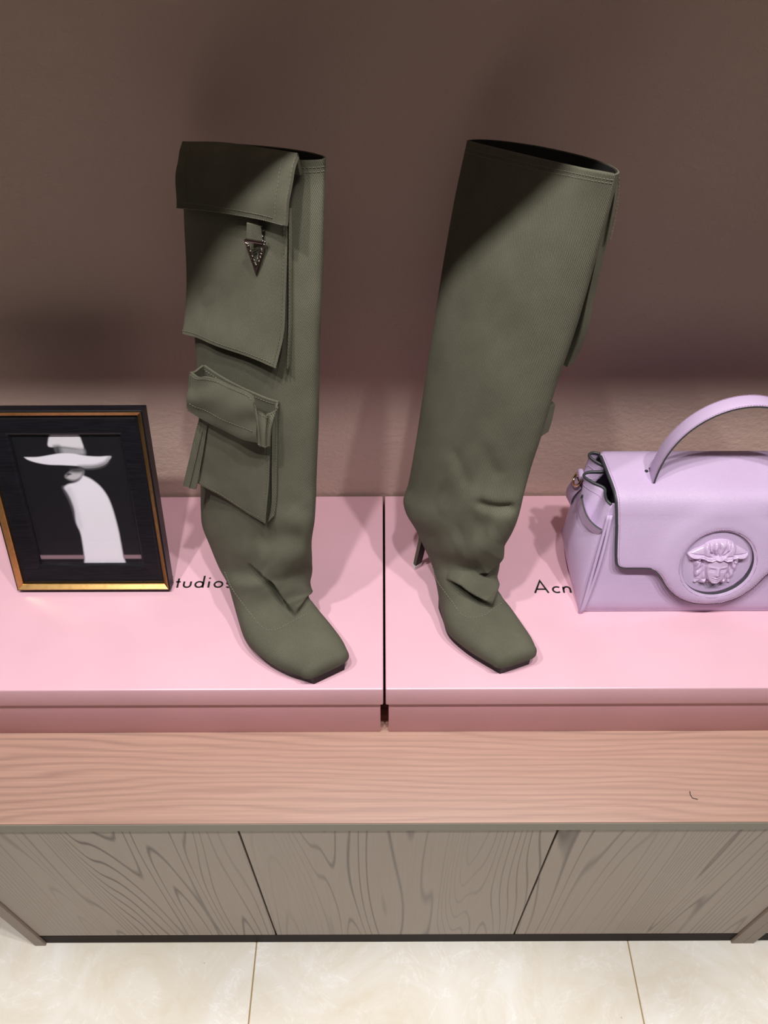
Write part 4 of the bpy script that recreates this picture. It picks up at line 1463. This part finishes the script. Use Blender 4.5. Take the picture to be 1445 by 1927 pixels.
emb = add_obj('carved_face', me, M_ENAMEL, disc, smooth=180)
emb['label'] = 'glossy lavender relief of a head with winged hair'

# top handle
nh_ = 60
hp, span, hy, hz0, hz1 = [], .0785, .078, .150, .274
V, Fc, fm = [], [], []
for k in range(nh_):
    t = -1 + 2 * k / (nh_ - 1)
    an = t * R(96)
    x = span * math.sin(an) / math.sin(R(96)) * (1.0 + .06 * math.cos(an)) if False else span * 1.02 * math.sin(an) / 1.0
    z = hz0 + (hz1 - hz0) * ((math.cos(an) - math.cos(R(96))) / (1 - math.cos(R(96)))) ** .82
    hp.append((x, z))
hp = np.array(resample(hp, nh_))
tgh = np.gradient(hp, axis=0); tgh /= np.linalg.norm(tgh, axis=1, keepdims=True)
wdh = .0092
sect = [(-wdh, -.0012), (-wdh, .0012), (-wdh * .6, .0018), (0, .0022), (wdh * .6, .0018), (wdh, .0012), (wdh, -.0012)]
for k in range(nh_):
    nx, nz = -tgh[k][1], tgh[k][0]
    for (yy, rr) in sect:
        V.append(Vector((hp[k][0] + nx * rr, hy + yy, hp[k][1] + nz * rr)))
ms = len(sect)
for k in range(nh_ - 1):
    for q in range(ms):
        q2 = (q + 1) % ms
        Fc.append((k * ms + q, k * ms + q2, (k + 1) * ms + q2, (k + 1) * ms + q))
        fm.append(1 if q in (0, 5) else 0)
Fc += [tuple(reversed(range(ms))), tuple((nh_ - 1) * ms + q for q in range(ms))]; fm += [0, 0]
me = mesh_from(V, Fc, None, fm)
bm = bmesh.new(); bm.from_mesh(me); bmesh.ops.recalc_face_normals(bm, faces=bm.faces[:]); bm.to_mesh(me); bm.free()
hd = add_obj('handle', me, [M_LEATHER, M_EDGE], bag, smooth=30)
for yy in (-.0085, .0085):
    st = stitches('edge_stitching', [Vector((hp[k][0] - tgh[k][1] * .0020, hy + yy, hp[k][1] + tgh[k][0] * .0020)) for k in range(nh_)], None, None, .003, .002, .00034, M_LAV_STITCH)
    st.parent = hd
# dark patches stand in for the shade inside the handle slots and keyholes
tz = (FOLD[np.argmin(abs(FOLD[:, 1] - hy)), 0]) * 1000
for s in (-1, 1):
    c = fold_pt(s * span * 1000, tz, .0070)
    V = [c + Vector((dx * s, dy, dy * .26)) for dx, dy in [(-.003 , -.0125), (.003, -.0125), (.0035, 0), (.003, .0125), (-.003, .0125), (-.0035, 0)]]
    V2 = [v + Vector((0, 0, -.003)) for v in V]
    add_obj('handle_slot', mesh_from(V + V2, [(0, 1, 2, 3, 4, 5)] + [(i, (i + 1) % 6, 6 + (i + 1) % 6, 6 + i) for i in range(6)]), M_EDGE, flap)
    bm = bmesh.new()
    bmesh.ops.create_cone(bm, cap_ends=True, segments=16, radius1=.0021, radius2=.0021, depth=.002, matrix=Matrix.Translation(fold_pt(s * (span * 1000 + 6.5), tz + 8, .0072)))
    me = bpy.data.meshes.new('mesh'); bm.to_mesh(me); bm.free()
    add_obj('keyhole', me, M_EDGE, flap)

# side strap through a slit, tab with ring
BI = Matrix.Translation((-BX, -BY, -LID_Z))
def bl(px, py, h): return Vector(at(px, py, h)) - Vector((BX, BY, LID_Z))
def mirror_mesh(me):
    m2 = me.copy()
    m2.transform(Matrix.Scale(-1, 4, (1, 0, 0))); m2.flip_normals()
    return m2
def gsurf(y, z, off=.0):
    """left gusset surface near (y,z), pushed outwards"""
    P_ = g_left.reshape(-1, 3)
    k = np.argmin((P_[:, 1] - y) ** 2 + (P_[:, 2] - z) ** 2)
    return Vector((P_[k][0] - off, y, z))
def band(pts, wdt, th, name, mats):
    """flat strap along points, width measured along the bag's height"""
    n_ = len(pts); V, Fc, fm = [], [], []
    for k, p in enumerate(pts):
        t = (pts[min(k + 1, n_ - 1)] - pts[max(k - 1, 0)]).normalized()
        out = Vector((-1, -.25, 0)); out = (out - t * out.dot(t)).normalized()
        wv = t.cross(out).normalized()
        for a, b in ((-1, 0), (-1, 1), (1, 1), (1, 0)):
            V.append(p + wv * (a * wdt / 2) + out * (b * th))
    for k in range(n_ - 1):
        for q in range(4):
            q2 = (q + 1) % 4
            Fc.append((4 * k + q, 4 * k + q2, 4 * k + 4 + q2, 4 * k + 4 + q)); fm.append(1 if q in (0, 2) else 0)
    Fc += [(3, 2, 1, 0), tuple(4 * (n_ - 1) + q for q in range(4))]; fm += [1, 1]
    me = mesh_from(V, Fc, None, fm)
    bm = bmesh.new(); bm.from_mesh(me); bmesh.ops.recalc_face_normals(bm, faces=bm.faces[:]); bm.to_mesh(me); bm.free()
    return me
sa, sb = gsurf(.040, .112, .0), gsurf(.076, .127, .0025)
sp_pts = [sa.lerp(sb, t) + Vector((-.0065 * math.sin(PI * t ** .8), -.002 * math.sin(PI * t), .0)) for t in np.linspace(0, 1, 12)]
ta, tb = gsurf(.108, .126, .0022), gsurf(.114, .088, .0022)
tb_pts = [ta.lerp(tb, t) + Vector((-.004 * math.sin(PI * t), 0, 0)) for t in np.linspace(0, 1, 10)]
slit = tube_mesh([[sb + Vector((.0004, .001, k)) for k in (-.0085, 0, .0085)]], .0014, 8)  # dark rod in place of the shade inside the slit
add_obj('strap_slit', mirror_mesh(slit), M_EDGE, bag)
add_obj('strap_slit', slit, M_EDGE, bag)
for nm, pts_, wdt in (('side_strap', sp_pts, .015), ('ring_tab', tb_pts, .017)):
    me = band(pts_, wdt, .0024, nm, None)
    add_obj(nm, mirror_mesh(me), [M_LEATHER, M_EDGE], bag)
    add_obj(nm, me, [M_LEATHER, M_EDGE], bag)
rc = gsurf(.108, .132, .0075)
for s in (1, -1):
    ringp = [Vector(((rc.x + math.sin(a) * .0035) * s, rc.y + math.cos(a) * .0085, rc.z + math.sin(a) * .0075)) for a in np.linspace(0, 2 * PI, 28)[:-1]]
    o_ = add_obj('ring', tube_mesh([ringp], .0017, 8, True), M_BRIGHTGOLD, bag, smooth=180); o_['label'] = 'gold metal ring'
    lp = [Vector(((rc.x + .003) * s, rc.y + k, rc.z + .0075)) for k in (-.007, -.0065, .0065, .007)]
    add_obj('ring_loop', tube_mesh([lp], [.003, .0038, .0038, .003], 12), M_LEATHER, bag, smooth=50)
